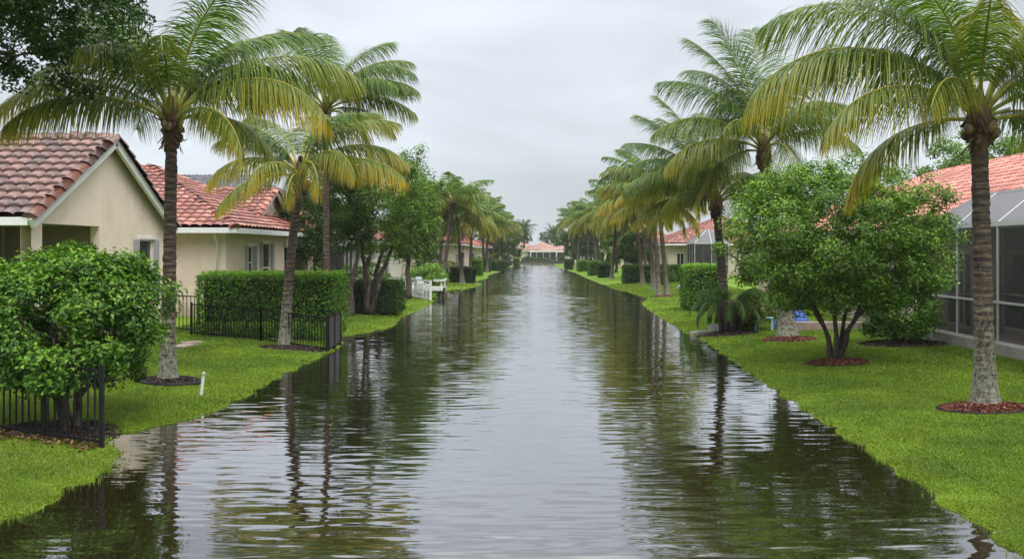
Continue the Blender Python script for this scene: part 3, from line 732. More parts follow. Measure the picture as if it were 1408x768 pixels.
def seawall():
    mb = MB(); mb.box(-7.2, 4.2, 157.6, 158.0, -.8, .55); mb.box(-7.3, 4.3, 157.5, 158.1, .55, .65)
    tag(mb.build('seawall', M['stone_dark'], None), 'low dark sea wall closing the far end of the canal', 'wall')
seawall()
def enclosure(label, x0, x1, y0, y1, zb, zE, zR, inset, bays_y, bays_x, wall_side, kerb=.28):
    """screened pool cage: kerb, white frame, wall screens, mansard screen roof; wall_side = +1 if the house stands on the +x side"""
    t = thing('screen_enclosure', label, 'enclosure')
    k = MB(); 
    for a in ((x0-.08, x0+.08, y0-.08, y1+.08), (x1-.08, x1+.08, y0-.08, y1+.08), (x0+.081, x1-.081, y0-.08, y0+.08), (x0+.081, x1-.081, y1-.08, y1+.08)):
        k.box(*a, zb - .3, zb + kerb)
    k.build('kerb', M['concrete'], t, bevel=.01)
    f = MB(); zk = zb + kerb; w_ = .045
    ysn = np.linspace(y0, y1, bays_y + 1); xsn = np.linspace(x0, x1, bays_x + 1)
    rail = zk + .92
    for X in (x0, x1):
        for Y in ysn: f.box(X-w_/2, X+w_/2, Y-w_/2, Y+w_/2, zk, zE)
        for z, hh in ((zk+.02, .05), (rail, .05), (zE, .11)): f.box(X-w_*.7, X+w_*.7, y0-.05, y1+.05, z-hh/2, z+hh/2)
    for Y in (y0, y1):
        for X in xsn[1:-1]: f.box(X-w_/2, X+w_/2, Y-w_/2, Y+w_/2, zk, zE)
        for z, hh in ((zk+.02, .05), (rail, .05), (zE, .11)): f.box(x0+.04, x1-.04, Y-w_*.6, Y+w_*.6, z-hh/2, z+hh/2)
    a0, a1, b0, b1 = x0+inset, x1-inset, y0+inset, y1-inset
    f.beam((a0,b0,zR),(a1,b0,zR),.06,.06); f.beam((a0,b1,zR),(a1,b1,zR),.06,.06); f.beam((a0,b0,zR),(a0,b1,zR),.06,.06); f.beam((a1,b0,zR),(a1,b1,zR),.06,.06)
    for c in ((x0,y0,a0,b0),(x1,y0,a1,b0),(x0,y1,a0,b1),(x1,y1,a1,b1)): f.beam((c[0],c[1],zE+.02),(c[2],c[3],zR),.06,.06)
    for Y in ysn[1:-1]:
        Yc = min(max(Y, b0), b1)
        f.beam((x0,Y,zE+.02),(a0,Yc,zR),.05,.05); f.beam((x1,Y,zE+.02),(a1,Yc,zR),.05,.05); f.beam((a0,Yc,zR),(a1,Yc,zR),.05,.05)
    for X in xsn[1:-1]:
        Xc = min(max(X, a0), a1)
        f.beam((X,y0,zE+.02),(Xc,b0,zR),.05,.05); f.beam((X,y1,zE+.02),(Xc,b1,zR),.05,.05)
    f.build('frame', M['alu_grey'], t)
    s = MB(); zs = zk + .03
    s.add([(x0,y0,zs),(x0,y1,zs),(x0,y1,zE),(x0,y0,zE)],[(0,1,2,3)]); s.add([(x0,y0,zs),(x1,y0,zs),(x1,y0,zE),(x0,y0,zE)],[(0,1,2,3)])
    s.add([(x0,y1,zs),(x1,y1,zs),(x1,y1,zE),(x0,y1,zE)],[(0,1,2,3)]); s.add([(x1,y0,zs),(x1,y1,zs),(x1,y1,zE),(x1,y0,zE)],[(0,1,2,3)])
    s.build('wall_screen', M['screen'], t)
    r = MB(); z = zE + .03
    r.add([(x0,y0,z),(x0,y1,z),(a0,b1,zR+.01),(a0,b0,zR+.01)],[(0,1,2,3)]); r.add([(x1,y0,z),(x1,y1,z),(a1,b1,zR+.01),(a1,b0,zR+.01)],[(0,1,2,3)])
    r.add([(x0,y0,z),(x1,y0,z),(a1,b0,zR+.01),(a0,b0,zR+.01)],[(0,1,2,3)]); r.add([(x0,y1,z),(x1,y1,z),(a1,b1,zR+.01),(a0,b1,zR+.01)],[(0,1,2,3)])
    r.add([(a0,b0,zR+.01),(a1,b0,zR+.01),(a1,b1,zR+.01),(a0,b1,zR+.01)],[(0,1,2,3)])
    r.build('roof_screen', M['screen_roof'], t)
    fl = MB(); fl.box(x0+.09, x1-.09, y0+.09, y1-.09, zb-.05, zb+.12); fl.build('pool_deck', M['paver'], t)
    return t
enclosure('white framed pool screen enclosure on a concrete kerb behind the right lawn', 10.35, 12.55, 11.0, 21.6, .24, 3.22, 4.05, 1.0, 6, 2, 1)
enclosure('grey screened enclosure with white posts beside the red-roofed house on the right bank', 13.6, 16.6, 70.8, 74.4, .25, 3.3, 4.5, 1.3, 3, 2, 1)
enclosure('dim screened enclosure half hidden behind the forked trees on the left bank', -15.0, -10.3, 38.6+2.2, 43.3, .25, 2.95, 3.6, .8, 3, 4, -1)
def patio_wall():
    p = G(1122, 459)
    t = MB(); t.box(p.x - .3, p.x + 2.6, p.y + .9, p.y + 1.2, .1, .46); o = t.build('patio_wall', M['paver_dark'], None, bevel=.02)
    tag(o, 'low pinkish patio wall behind the multi-stemmed tree on the right lawn', 'wall')
    t = MB(); t.box(10.6, 10.8, 21.8, 29.5, .1, 3.0); o = t.build('garden_wall', M['wall_cream']); tag(o, 'cream wall glimpsed through the multi-stemmed tree on the right', 'wall')
patio_wall()

# ------------------------------------------------------------------ foliage
def leaf_np(Cn, Nn, size, width=.55, droop=.0, r=None):
    """folded rhombus leaves at Cn with normals Nn"""
    n = len(Cn); r = r or rng
    Nn = Nn / (np.linalg.norm(Nn, axis=1)[:, None] + 1e-9)
    A = r.normal(size=(n, 3)); A[:, 2] -= droop; A -= Nn * np.sum(A * Nn, 1)[:, None]; A /= np.linalg.norm(A, axis=1)[:, None] + 1e-9
    B = np.cross(Nn, A); s = np.asarray(size)[:, None]
    fold = .16 * s * Nn
    V = np.stack([Cn - A*s*.5, Cn + B*s*width*.5 + fold, Cn + A*s*.5 - fold*.6, Cn - B*s*width*.5 + fold], 1).reshape(-1, 3)
    k = np.arange(n)[:, None] * 4
    Fc = np.concatenate([k + np.array([[0, 1, 2]]), k + np.array([[0, 2, 3]])], 0)
    return V, Fc
def lobes(D, r):
    f = np.zeros(len(D))
    for _ in range(7):
        k = r.normal(size=3) * 3.2; f += np.sin(D @ k + r.uniform(0, 6.28))
    return f / 7
def leafy(name, parent, m, P, Nn, size, width=.55, droop=.3, r=None, rnd=None):
    r = r or rng
    V, Fc = leaf_np(P, Nn, size, width, droop, r)
    q = rnd if rnd is not None else r.random(len(P)) ** 1.3
    return link(name, mesh_np(name, V, [Fc], {'rnd': np.concatenate([q, q])}), m, parent)
def clump_tree(name, label, cat, base, cc, rad, nclump, lpc, lsize, cr_, lm, bm, stems=3, tr=.12, seed=1, zmin=None, group=None, shell=.55, flat=0, trunk_top=.5, spread=.6, twig=.013, straight=False, width=.55, noise_amp=.45):
    r = np.random.default_rng(seed)
    base = np.array(base, float); cc = np.array(cc, float); rad = np.array(rad, float)
    t = thing(name, label, cat, tuple(base), group)
    D = r.normal(size=(nclump * 3, 3)); D /= np.linalg.norm(D, axis=1)[:, None]
    rr = shell + (1 - shell) * r.random(len(D)) ** .6
    rr = rr * (1 + noise_amp * lobes(D, r))
    P = cc + D * rr[:, None] * rad
    if zmin is not None: P = P[P[:, 2] > zmin]
    P = P[:nclump]; nC = len(P)
    # stems and limbs
    wood = MB(); nodes = []
    for k in range(stems):
        a = 2 * math.pi * (k + r.uniform(-.2, .2)) / max(stems, 1)
        tgt = cc + np.array([math.cos(a) * rad[0] * spread, math.sin(a) * rad[1] * spread, rad[2] * (trunk_top - .5 + r.uniform(-.15, .25))])
        if stems == 1: tgt = cc + np.array([0, 0, rad[2] * (trunk_top - .5)])
        b0 = base + np.array([math.cos(a), math.sin(a), 0]) * tr * (.9 if stems > 1 else 0) - np.array([0, 0, .08])
        u = np.linspace(0, 1, 11)[:, None]
        mid = b0 * (1 - u) + tgt * u
        if not straight: mid = mid + np.array([math.cos(a), math.sin(a), 0]) * (np.sin(u * 3.14) * -.18 * np.linalg.norm(tgt[:2] - b0[:2])) + r.normal(0, .025, (11, 3)) * np.linalg.norm(tgt - b0) * .35 * (u > .05)
        rads = tr * (1 - .72 * u[:, 0]) * (1 + .45 * np.exp(-u[:, 0] * 14))
        wood.tube(mid, rads, 9); nodes += [(mid[i], rads[i]) for i in range(4, 11)]
    nP = np.array([n_[0] for n_ in nodes])
    prim = r.permutation(nC)[:max(4, nC // 6)]
    for pi, idx in enumerate(list(prim) + [i for i in range(nC) if i not in set(prim)]):
        c = P[idx]; dd = np.linalg.norm(nP - c, axis=1) + .6 * np.maximum(0, nP[:, 2] - c[2])
        j = int(np.argmin(dd)); s = nP[j]; u = np.linspace(0, 1, 5)[:, None]
        L_ = np.linalg.norm(c - s)
        pl = s * (1 - u) + c * u + np.array([0, 0, 1]) * np.sin(u * 3.14) * -.08 * L_ + r.normal(0, .03 * L_, (5, 3)) * (u > 0) * (u < 1)
        r0 = max(twig, min(nodes[j][1] * .5, twig * (3 if pi < len(prim) else 1.4)))
        wood.tube(pl, np.linspace(r0, twig * .5, 5), 5, cap=False)
        if pi < len(prim):
            for q in range(1, 5): nodes.append((pl[q], r0 * (1 - q * .18)))
            nP = np.array([n_[0] for n_ in nodes])
    wv = MB(); wv.v = [(p[0]-base[0], p[1]-base[1], p[2]-base[2]) for p in wood.v]; wv.f = wood.f
    wv.build('trunk', bm, t, smooth=True)
    n = nC * lpc
    ci = np.repeat(np.arange(nC), lpc)
    off = r.normal(size=(n, 3)); off /= np.linalg.norm(off, axis=1)[:, None]
    cs = cr_ * r.uniform(.6, 1.35, nC)
    lp = P[ci] + off * (r.random(n) ** .55 * cs[ci])[:, None] * np.array([1, 1, .8])
    nm = off * .5 + (lp - cc) / rad * .35 + np.array([0, 0, .75]) + r.normal(size=(n, 3)) * .45
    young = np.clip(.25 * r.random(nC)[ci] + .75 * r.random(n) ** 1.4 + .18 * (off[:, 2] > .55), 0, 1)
    o = leafy('crown', t, lm, lp - base, nm, lsize * r.uniform(.65, 1.3, n), width, .3, r, young)
    return t
def hedge(name, label, x0, x1, y0, y1, z0, z1, n, lsize, lm, group=None, seed=1, rnd_=.14, stems=True):
    r = np.random.default_rng(seed)
    b = np.array([(x0+x1)/2, (y0+y1)/2, h1((x0+x1)/2, (y0+y1)/2)])
    t = thing(name, label, 'hedge', tuple(b), group)
    lo = np.array([x0, y0, z0]) ; hi = np.array([x1, y1, z1]); c = (lo + hi) / 2; hs_ = (hi - lo) / 2
    A = np.array([hs_[1]*hs_[2], hs_[0]*hs_[2], hs_[0]*hs_[1]*1.2]); ax = r.choice(3, n, p=A / A.sum())
    q = r.uniform(-1, 1, (n, 3)); sgn = np.where(r.random(n) < .5, -1., 1.); sgn = np.where((ax == 2) & (r.random(n) < .8), 1., sgn)
    q[np.arange(n), ax] = sgn
    # round the edges
    hm = hs_.min(); e_ = np.maximum(np.abs(q) * hs_ - (hs_ - hm * .3), 0); ln = np.linalg.norm(e_, axis=1)
    pos = q * hs_
    over = np.maximum(ln - hm * .3, 0) / (ln + 1e-9)
    pos = pos - np.sign(q) * e_ * over[:, None]
    nm = np.zeros((n, 3)); nm[np.arange(n), ax] = sgn
    bumpy = lobes(pos * 2.2, r) * .07 + r.normal(0, .035, n)
    depth = -np.abs(r.normal(0, rnd_ * .6, n)) + bumpy
    pos = c + pos + nm * depth[:, None]
    nn = nm * .7 + np.array([0, 0, .45]) + r.normal(size=(n, 3)) * .55
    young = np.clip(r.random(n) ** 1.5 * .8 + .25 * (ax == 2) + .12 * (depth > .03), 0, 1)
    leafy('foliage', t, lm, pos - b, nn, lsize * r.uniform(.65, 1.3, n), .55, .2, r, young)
    k = MB(); ins = min(.2, hm * .35); zc = z0 + (.45 if stems else .03) * (z1 - z0) * .5
    k.box(x0+ins-b[0], x1-ins-b[0], y0+ins-b[1], y1-ins-b[1], zc-b[2], z1-ins-b[2]); k.build('twig_core', M['core'], t)
    if stems:
        s = MB()
        for i in range(int((x1-x0)*7)+3):
            X, Y = r.uniform(x0+.12, x1-.12), r.uniform(y0+.15, y1-.15); g = h1(X, Y) - .05
            s.tube([(X-b[0], Y-b[1], g-b[2]), (X+r.normal(0,.05)-b[0], Y+r.normal(0,.05)-b[1], zc+.25-b[2])], [.02, .014], 5, cap=False)
        s.build('stem_row', M['bark'], t)
    return t
# foreground shrub left
b = Vector((-6.72, 11.35, 0)); b.z = h1(b.x, b.y)
clump_tree('shrub', 'big round leafy shrub behind the black fence in the left foreground', 'shrub', b, (-6.85, 11.4, 1.62), (1.34, 1.15, 1.10), 320, 150, .07, .23, M['shrub'], M['bark'], stems=5, tr=.052, seed=3, zmin=.72, shell=.62, trunk_top=.35, spread=.5, twig=.011, noise_amp=.32)
# multi-stemmed tree right
b = G(1150, 496)
clump_tree('multi_stem_tree', 'bright green multi-stemmed tree in a red mulch ring on the right lawn', 'tree', b, (b.x + .10, b.y, 2.80), (2.6, 2.1, 1.95), 640, 115, .074, .29, M['tree_bright'], M['bark'], stems=6, tr=.058, seed=8, zmin=1.28, shell=.38, trunk_top=.5, spread=.68, twig=.012, noise_amp=.30)
# round shrub by the enclosure
clump_tree('shrub', 'dark round shrub against the foot of the screen enclosure at right', 'shrub', (9.15, 20.4, h1(9.15, 20.4)), (9.15, 20.4, 1.0), (1.0, .9, .72), 90, 75, .09, .24, M['shrub'], M['bark'], stems=5, tr=.05, seed=5, zmin=.3, shell=.55)
# oak overhanging top left
clump_tree('oak_tree', 'dark oak crown hanging into the top left corner', 'tree', (-10.1, 13.0, h1(-10.1, 13)), (-9.35, 12.6, 7.0), (2.55, 2.4, 1.7), 380, 130, .085, .36, M['tree_dark'], M['bark'], stems=2, tr=.24, seed=12, shell=.35, spread=.25, noise_amp=.6)

# hedges
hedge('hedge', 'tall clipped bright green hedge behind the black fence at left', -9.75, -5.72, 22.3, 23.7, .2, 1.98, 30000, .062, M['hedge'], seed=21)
hedge('hedge', 'dark clipped hedge behind black pickets under the forked trees on the left', -8.2, -5.55, 31.2, 32.6, .15, 1.42, 15000, .075, M['hedge_dark'], seed=22, stems=False)
hedge('hedge', 'bright clipped hedge beside the bushy low palm on the right bank', 5.9, 7.6, 32.6, 34.4, .12, 2.02, 14000, .075, M['hedge'], seed=23, stems=False)
hedge('hedge', 'long dark hedge behind the twin palms on the right bank', 6.1, 11.2, 59.5, 61, .1, 1.55, 12000, .11, M['hedge_dark'], seed=24, stems=False)
HG = 'clipped hedges along the far banks'
for i, (x0, x1, y0, y1, z1, mk, lb) in enumerate([
    (5.3, 6.6, 74, 75.6, 1.4, 'hedge_dark', 'rounded dark hedge block just past the long hedge on the right bank'),
    (4.75, 6.3, 81, 83, 1.55, 'hedge', 'square hedge at the water by a pale slab on the right bank'),
    (4.3, 5.7, 96, 98, 1.45, 'hedge', 'third hedge block from the long one, narrowing far along the right bank'),
    (3.1, 4.3, 108, 110, 1.5, 'tree_grey', 'greyish scrubby hedge nearest the far end of the right bank'),
    (-7.25, -5.45, 62.4, 64, 1.32, 'hedge_dark', 'low dark fenced hedge with a palm trunk in front on the left bank'),
    (-7.2, -6.0, 80, 81.6, 1.75, 'hedge', 'bright rounded hedge stepping back behind the low dark one on the left bank'),
    (-7.1, -6.2, 95, 97, 1.75, 'hedge_dark', 'tall dark hedge block in the middle of the left bank row'),
    (-6.6, -4.6, 101, 103, 1.35, 'hedge_dark', 'long dark brown hedge near the far end of the left bank'),
    (-4.6, -3.6, 128, 130, 1.5, 'hedge', 'last bright hedge at the far end of the left bank')]):
    hedge('hedge', lb, x0, x1, y0, y1, .05, z1, 3500, .13, M[mk], HG, 40 + i, stems=False)
def bush(label, x, y, rad, zc, lm, n=60, lpc=60, ls=.1, cr_=.28, seed=1, group=None, name='bush'):
    return clump_tree(name, label, 'bush', (x, y, h1(x, y)), (x, y, zc), rad, n, lpc, ls, cr_, lm, M['bark'], stems=4, tr=.04, seed=seed, zmin=.12, shell=.5, group=group)
bush('leafy light green bush beside the white dock railing on the left bank', -7.0, 49, (1.25, 1.1, .85), 1.0, M['hedge'], 80, 60, .13, .32, 61)
BG = 'loose bushes along the banks'
for i, (x, y, rd, zc, mk, lb) in enumerate([
    (-8.6, 70, (1.1, 1, .8), 1.0, 'yellow_shrub', 'yellowish bush in front of the pinkish house on the left bank'),
    (-8.2, 96, (1.6, 1.2, 1.0), 1.25, 'yellow_shrub', 'yellow-green bush behind the hedge row midway down the left bank'),
    (-7.4, 110, (1.5, 1.2, 1.0), 1.25, 'yellow_shrub', 'farther yellow-green bush behind the long dark hedge on the left bank'),
    (-5.2, 118, (.9, .9, 1.0), 1.2, 'tree_grey', 'pale grey-green domed bush near the far end of the left bank'),
    (-8.9, 34.5, (1.3, 1.0, .9), 1.15, 'hedge_dark', 'dark leafy bush behind the trunks of the forked trees on the left bank'),
    (-8.6, 39.0, (1.3, 1.0, 1.0), 1.2, 'tree_mid', 'mid-green bush left of the white railing on the left bank'),
    (8.6, 57, (1.0, .9, .7), .8, 'hedge_dark', 'dark bush at the foot of the long hedge on the right bank'),
    (6.5, 24.6, (.8, .6, .5), .75, 'yellow_shrub', 'pale green croton-like bush between the low palm clump and the thick palm base'),
    (-2.9, 163, (1.4, .8, .6), .9, 'hedge_dark', 'dark bush left of the far porch steps'),
    (4.6, 161, (1.9, .8, .8), 1.0, 'hedge_dark', 'dark bush right of the far porch'),
    (.2, 160.8, (2.2, .7, .45), .75, 'hedge_dark', 'low dark planting in front of the far porch screens')]):
    bush(lb, x, y, rd, zc, M[mk], 50, 55, .10 + y * .0006, .26, 70 + i, BG)

# broadleaf trees
TG = 'broadleaf trees behind the palms'
b = G(478, 434)
clump_tree('forked_tree', 'dark fork-trunked tree, the left of two rising through the fenced hedge', 'tree', b, (b.x - .5, b.y + .6, 4.2), (1.75, 1.6, 1.75), 150, 70, .13, .36, M['tree_dark'], M['bark'], stems=3, tr=.13, seed=14, zmin=2.3, trunk_top=.2, width=.3)
b = Vector((-6.75, 31.0, .25))
clump_tree('forked_tree', 'wide dark tree with spreading limbs over the fenced hedge, right of its twin', 'tree', b, (-6.3, 31.3, 4.3), (1.9, 1.8, 1.85), 190, 75, .14, .38, M['tree_mid'], M['bark'], stems=4, tr=.12, seed=15, zmin=2.25, trunk_top=.2, width=.3)
clump_tree('tree', 'tall bright green tree rising behind the white dock railing', 'tree', (-6.9, 41, .25), (-6.75, 41.3, 4.7), (1.45, 1.4, 2.6), 220, 75, .14, .42, M['tree_mid'], M['bark'], stems=1, tr=.16, seed=16, zmin=1.9, trunk_top=.5)
for i, (x, y, rd, zc, mk, lb) in enumerate([
    (-10.5, 37.5, (2.0, 1.8, 2.2), 4.1, 'tree_dark', 'dark tree filling the gap behind the leaning coconut palm on the left'),
    (-9.6, 63, (2.6, 2.2, 2.8), 4.3, 'tree_mid', 'full green tree behind the first far palms on the left bank'),
    (-10.6, 97, (2.6, 2.4, 2.6), 4.2, 'tree_dark', 'dark tree between the pinkish and the cream houses on the left bank'),
    (-7.5, 126, (3.4, 3, 3.3), 4.3, 'tree_dark', 'large dark tree near the far end of the left bank'),
    (-6.2, 146, (3.4, 3, 3.4), 4.4, 'tree_dark', 'dark tree closest to the end house on the left bank'),
    (-9.5, 152, (3.5, 3, 3.6), 5.0, 'tree_dark', 'tall dark tree behind the last ones at the left end'),
    (16.5, 58, (2.2, 2.2, 2.2), 3.4, 'tree_dark', 'dark tree inland between the two salmon-roofed houses on the right'),
    (8.2, 69, (1.9, 2, 2.0), 3.2, 'tree_dark', 'shady dark tree left of the red-roofed house on the right bank'),
    (8.2, 88, (2.4, 2.2, 2.3), 3.5, 'tree_mid', 'green tree past the red-roofed house on the right bank'),
    (7.2, 122, (2.8, 2.6, 2.6), 3.9, 'tree_dark', 'dark tree midway to the far end of the right bank'),
    (5.6, 141, (2.6, 2.4, 3.0), 4.2, 'tree_dark', 'dark tree right of the end house beside the tall palm'),
    (26, 47, (3.8, 3.4, 2.6), 7.4, 'tree_mid', 'dark green tree above the salmon roof at the right edge'),
    (33, 50, (3.8, 3.4, 2.6), 7.2, 'tree_dark', 'darker tree above the salmon roof, cut off by the right frame'),
    (-16, 70, (4, 3.4, 3.0), 5.0, 'tree_mid', 'tree over the white-walled house roof on the left bank'),
    (3.5, 199, (4, 3, 3), 5.2, 'tree_dark', 'dark tree behind the end house roofs'),
    (-8, 205, (5, 3, 3.2), 5.4, 'tree_dark', 'broad dark tree far behind the left end of the canal'),
    (12, 203, (5, 3, 3.4), 5.6, 'tree_dark', 'broad dark tree far behind the right end of the canal')]):
    clump_tree('tree', lb, 'tree', (x, y, h1(x, y)), (x, y, zc), rd, 120, 130 if x > 20 else 60, .13 + y * .0011, .40 * max(rd) / 2.2, M[mk], M['bark'], stems=2 if i % 2 else 1, tr=.17, seed=100 + i, group=TG, shell=.35, twig=.02, spread=.3)

# ------------------------------------------------------------------ palms
def frond_np(e0, L, bend, droop, yellow, r, nl=150, side=0., wid=.0215, lmax=1.0, twist=0, dark=1.):
    """one frond in local space growing towards +x; returns leaflet and rachis geometry"""
    n = 26; t = np.linspace(0, 1, n)
    el = R(e0) - R(bend) * t ** 1.25
    az = R(side) * t ** 1.5
    d = np.stack([np.cos(el) * np.cos(az), np.cos(el) * np.sin(az), np.sin(el)], 1)
    P = np.concatenate([[np.zeros(3)], np.cumsum((d[:-1] + d[1:]) / 2 * (L / (n - 1)), 0)])
    rv, rf = tube_np(P, .026 * (1 - .86 * t) + .003, 5)
    m = nl * 2
    tt = np.concatenate([np.linspace(.165, .995, nl)] * 2) + r.normal(0, .002, m); tt = np.clip(tt, 0, 1)
    sg = np.repeat([1., -1.], nl)
    pos = np.stack([np.interp(tt, t, P[:, k]) for k in range(3)], 1)
    T = np.stack([np.interp(tt, t, d[:, k]) for k in range(3)], 1); T /= np.linalg.norm(T, axis=1)[:, None]
    up = np.array([0, 0, 1.]) - T * T[:, 2:3]; up /= np.linalg.norm(up, axis=1)[:, None] + 1e-6
    # near-vertical fronds: keep the blade's own frame
    own = np.stack([-np.sin(np.interp(tt, t, el)) , np.zeros(m), np.cos(np.interp(tt, t, el))], 1); up = own - T * np.sum(own * T, 1)[:, None]; up /= np.linalg.norm(up, axis=1)[:, None]
    S_ = np.cross(T, up) * sg[:, None]
    tw = R(twist) * tt
    S_ = S_ * np.cos(tw)[:, None] + up * (np.sin(tw) * sg)[:, None]
    prof = np.interp(tt, [.1, .2, .32, .5, .75, .92, 1.0], [.4, .5, .9, 1, .86, .55, .3])
    ll = lmax * prof * np.where(r.random(m) < .06, .6, 1) * r.uniform(.74, 1.16, m)
    fw = np.interp(tt, [0, .5, 1], [.35, .62, 1.6])
    D0 = S_ + T * fw[:, None] + up * (.30 * (1 - tt))[:, None] + r.normal(0, .10, (m, 3)); D0 /= np.linalg.norm(D0, axis=1)[:, None]
    seg = 4; pts = [pos]; D = D0; g = np.array([0, 0, -1.])
    dk = droop ** 1.35 * r.uniform(1.0, 1.9, m)
    for k in range(seg):
        D = D0 + g * (dk * (k + .55) / seg * 2.7)[:, None]; D /= np.linalg.norm(D, axis=1)[:, None]
        pts.append(pts[-1] + D * (ll / seg)[:, None])
    V = []; ws = [.55, 1, .85, .5]
    for k in range(seg):
        dr = pts[k + 1] - pts[k]; W = T - dr * (np.sum(T * dr, 1) / (np.sum(dr * dr, 1) + 1e-9))[:, None]; W /= np.linalg.norm(W, axis=1)[:, None] + 1e-6
        hw = (wid * ws[k] * .5 * (.55 + .45 * prof))[:, None]
        V += [pts[k] + W * hw, pts[k] - W * hw]
    V.append(pts[seg]); V = np.stack(V, 1).reshape(-1, 3)
    k9 = np.arange(m)[:, None] * 9
    quads = np.concatenate([k9 + np.array([[2*k, 2*k+1, 2*k+3, 2*k+2]]) for k in range(seg - 1)]); tris = k9 + np.array([[6, 7, 8]])
    q = np.clip(r.random(m) * .7 + .15 + .1 * (sg > 0), 0, 1) * dark
    yb = yellow * (.18 + 1.15 * tt ** 1.2)
    tint = np.concatenate([np.clip(yb * f + r.normal(0, .07, m) * (yellow > .02), 0, 1) for f in (.15, .55, 1.0)] + [np.clip(yb * 1.35 + .04 + r.normal(0, .07, m), 0, 1)])
    # rachis last
    o = len(V); V = np.vstack([V, rv]); rq = rf + o
    rnd_ = np.concatenate([np.tile(q, seg - 1), np.full(len(rq), .95 * dark), q])
    tint = np.concatenate([tint[:m*3], np.full(len(rq), (.40 + .3 * yellow) * (dark > .9)), tint[m*3:]])
    return V, [np.vstack([quads, rq]), tris], rnd_, tint
def frond_mesh(*a, **k):
    V, fs, rn, tn = frond_np(*a, **k)
    return mesh_np('frond', V, fs, {'rnd': rn, 'tint': tn})
def trunk_pts(base, top, lean=0., n=60):
    u = np.linspace(0, 1, n)[:, None]; b = np.array(base, float); t = np.array(top, float)
    s = np.concatenate([u ** (1 + lean), u ** (1 + lean), u], 1)
    return b + (t - b) * s
def palm_trunk(base, top, r0, r1, lean, seed, flare=.7):
    r = np.random.default_rng(seed); n = 90
    P = trunk_pts((0, 0, -.06), Vector(top) - Vector(base), lean, n); u = np.linspace(0, 1, n); h_ = top[2] - base[2]
    rr = r0 + (r1 - r0) * u + r0 * flare * np.exp(-u * h_ / .38)
    rr = rr * (1 + .035 * np.sin(u * h_ * 2 * np.pi / .13 + r.normal(0, .5, n))) + r.normal(0, .002, n)
    V, Fq = tube_np(P, rr, 16)
    V += r.normal(0, .004, V.shape)
    return mesh_np('trunk', V, [Fq], smooth=True)
def sheath_mesh(seed, r1, hgt_=.62):
    """ragged brown fibre and old leaf bases under the crown"""
    r = np.random.default_rng(seed); V, Fq = tube_np([(0,0,-.38),(0,0,-.25),(0,0,-.05),(0,0,.16),(0,0,.34),(0,0,hgt_)], [r1*1.02, r1*1.3, r1*1.55, r1*1.5, r1*1.2, .04], 14)
    V = V + r.normal(0, .028, V.shape)
    vs, fs = [V], [Fq]; o = len(V)
    for k in range(64):
        a = r.uniform(0, 6.28); e_ = r.uniform(-1.5, -.5) if k % 4 else r.uniform(.2, 1.2); L_ = r.uniform(.08, .24); c = np.array([math.cos(a), math.sin(a), 0]) * r1 * 1.25; c[2] = r.uniform(-.28, .2)
        d = np.array([math.cos(a) * math.cos(e_), math.sin(a) * math.cos(e_), math.sin(e_)]); s = np.array([-math.sin(a), math.cos(a), 0]) * r.uniform(.02, .05)
        q = np.array([c - s, c + s, c + d * L_ + s * .35, c + d * L_ - s * .35]); nrm = np.cross(d, s); nrm = nrm / np.linalg.norm(nrm) * .012
        vs.append(np.vstack([q, q + nrm])); fs.append(np.array([[0,1,2,3],[7,6,5,4],[0,4,5,1],[1,5,6,2],[2,6,7,3],[3,7,4,0]]) + o); o += 8
    return mesh_np('fibre_sheath', np.vstack(vs), [np.vstack(fs)])
def nut_mesh():
    V, Fq = tube_np([(0,0,-.13),(0,0,-.10),(0,0,-.03),(0,0,.05),(0,0,.11),(0,0,.135)], [.01,.065,.098,.095,.055,.01], 10)
    return mesh_np('coconut', V, [Fq], smooth=True)
NUT = nut_mesh()
def palm(label, base, top, fronds, r0=.16, r1=.12, lean=.3, seed=1, nuts=3, group=None, name='coconut_palm', rand=6, L=3.0, lmax=1.12, wid=.0215, cat='palm tree', flare=.7, nl=150):
    """fronds = (azimuth, elevation, length, bend, leaflet droop, yellow, sideways bend)"""
    r = np.random.default_rng(seed); rl = random.Random(seed)
    base = Vector(base); top = Vector(top); t = thing(name, label, cat, base, group)
    link('trunk', palm_trunk(base, top, r0, r1, lean, seed, flare), M['palmtrunk'], t)
    c = top - base
    sh = link('fibre_sheath', sheath_mesh(seed, r1), M['fibre'], t); sh.location = c
    fl = list(fronds)
    for k in range(rand):
        e_ = rl.choice([75, 62, 48, 30, 12]); az = rl.uniform(0, 360)
        fl.append((az, e_, L * rl.uniform(.9, 1.12), 72 + (60 - e_) * .25 + rl.uniform(0, 25), .5 + (80 - e_) / 110, max(0, (45 - e_) / 70), 0))
    for (az, e_, L_, bend, dr, ye, sb) in fl:
        o = link('frond', frond_mesh(e_, L_, bend, dr, ye, r, nl=nl, side=sb, wid=wid, lmax=lmax * L_ / 3.2, twist=rl.uniform(-25, 25)), M['palm'], t)
        o.location = c + Vector((math.cos(R(az)) * .07, math.sin(R(az)) * .07, .10 + .22 * max(0, e_) / 90)); o.rotation_euler = (0, 0, R(az))
        pt = MB(); d_ = Vector((math.cos(R(e_)), 0, math.sin(R(e_))))
        pt.tube([Vector((0,0,0)) - d_*.06, d_ * .3, d_ * .62 + Vector((0,0,-.012))], [.05, .034, .022], 6); pt.build('petiole', M['petiole'], o, smooth=True)
    for k in range(nuts):
        a = rl.uniform(0, 6.28); o = link('coconut', NUT, M['coconut'], t); o.location = c + Vector((math.cos(a) * .24, math.sin(a) * .24, rl.uniform(-.12, .08))); o.rotation_euler = (rl.uniform(-.5, .5), rl.uniform(-.5, .5), 0); o.scale = (.68,) * 3
    return t
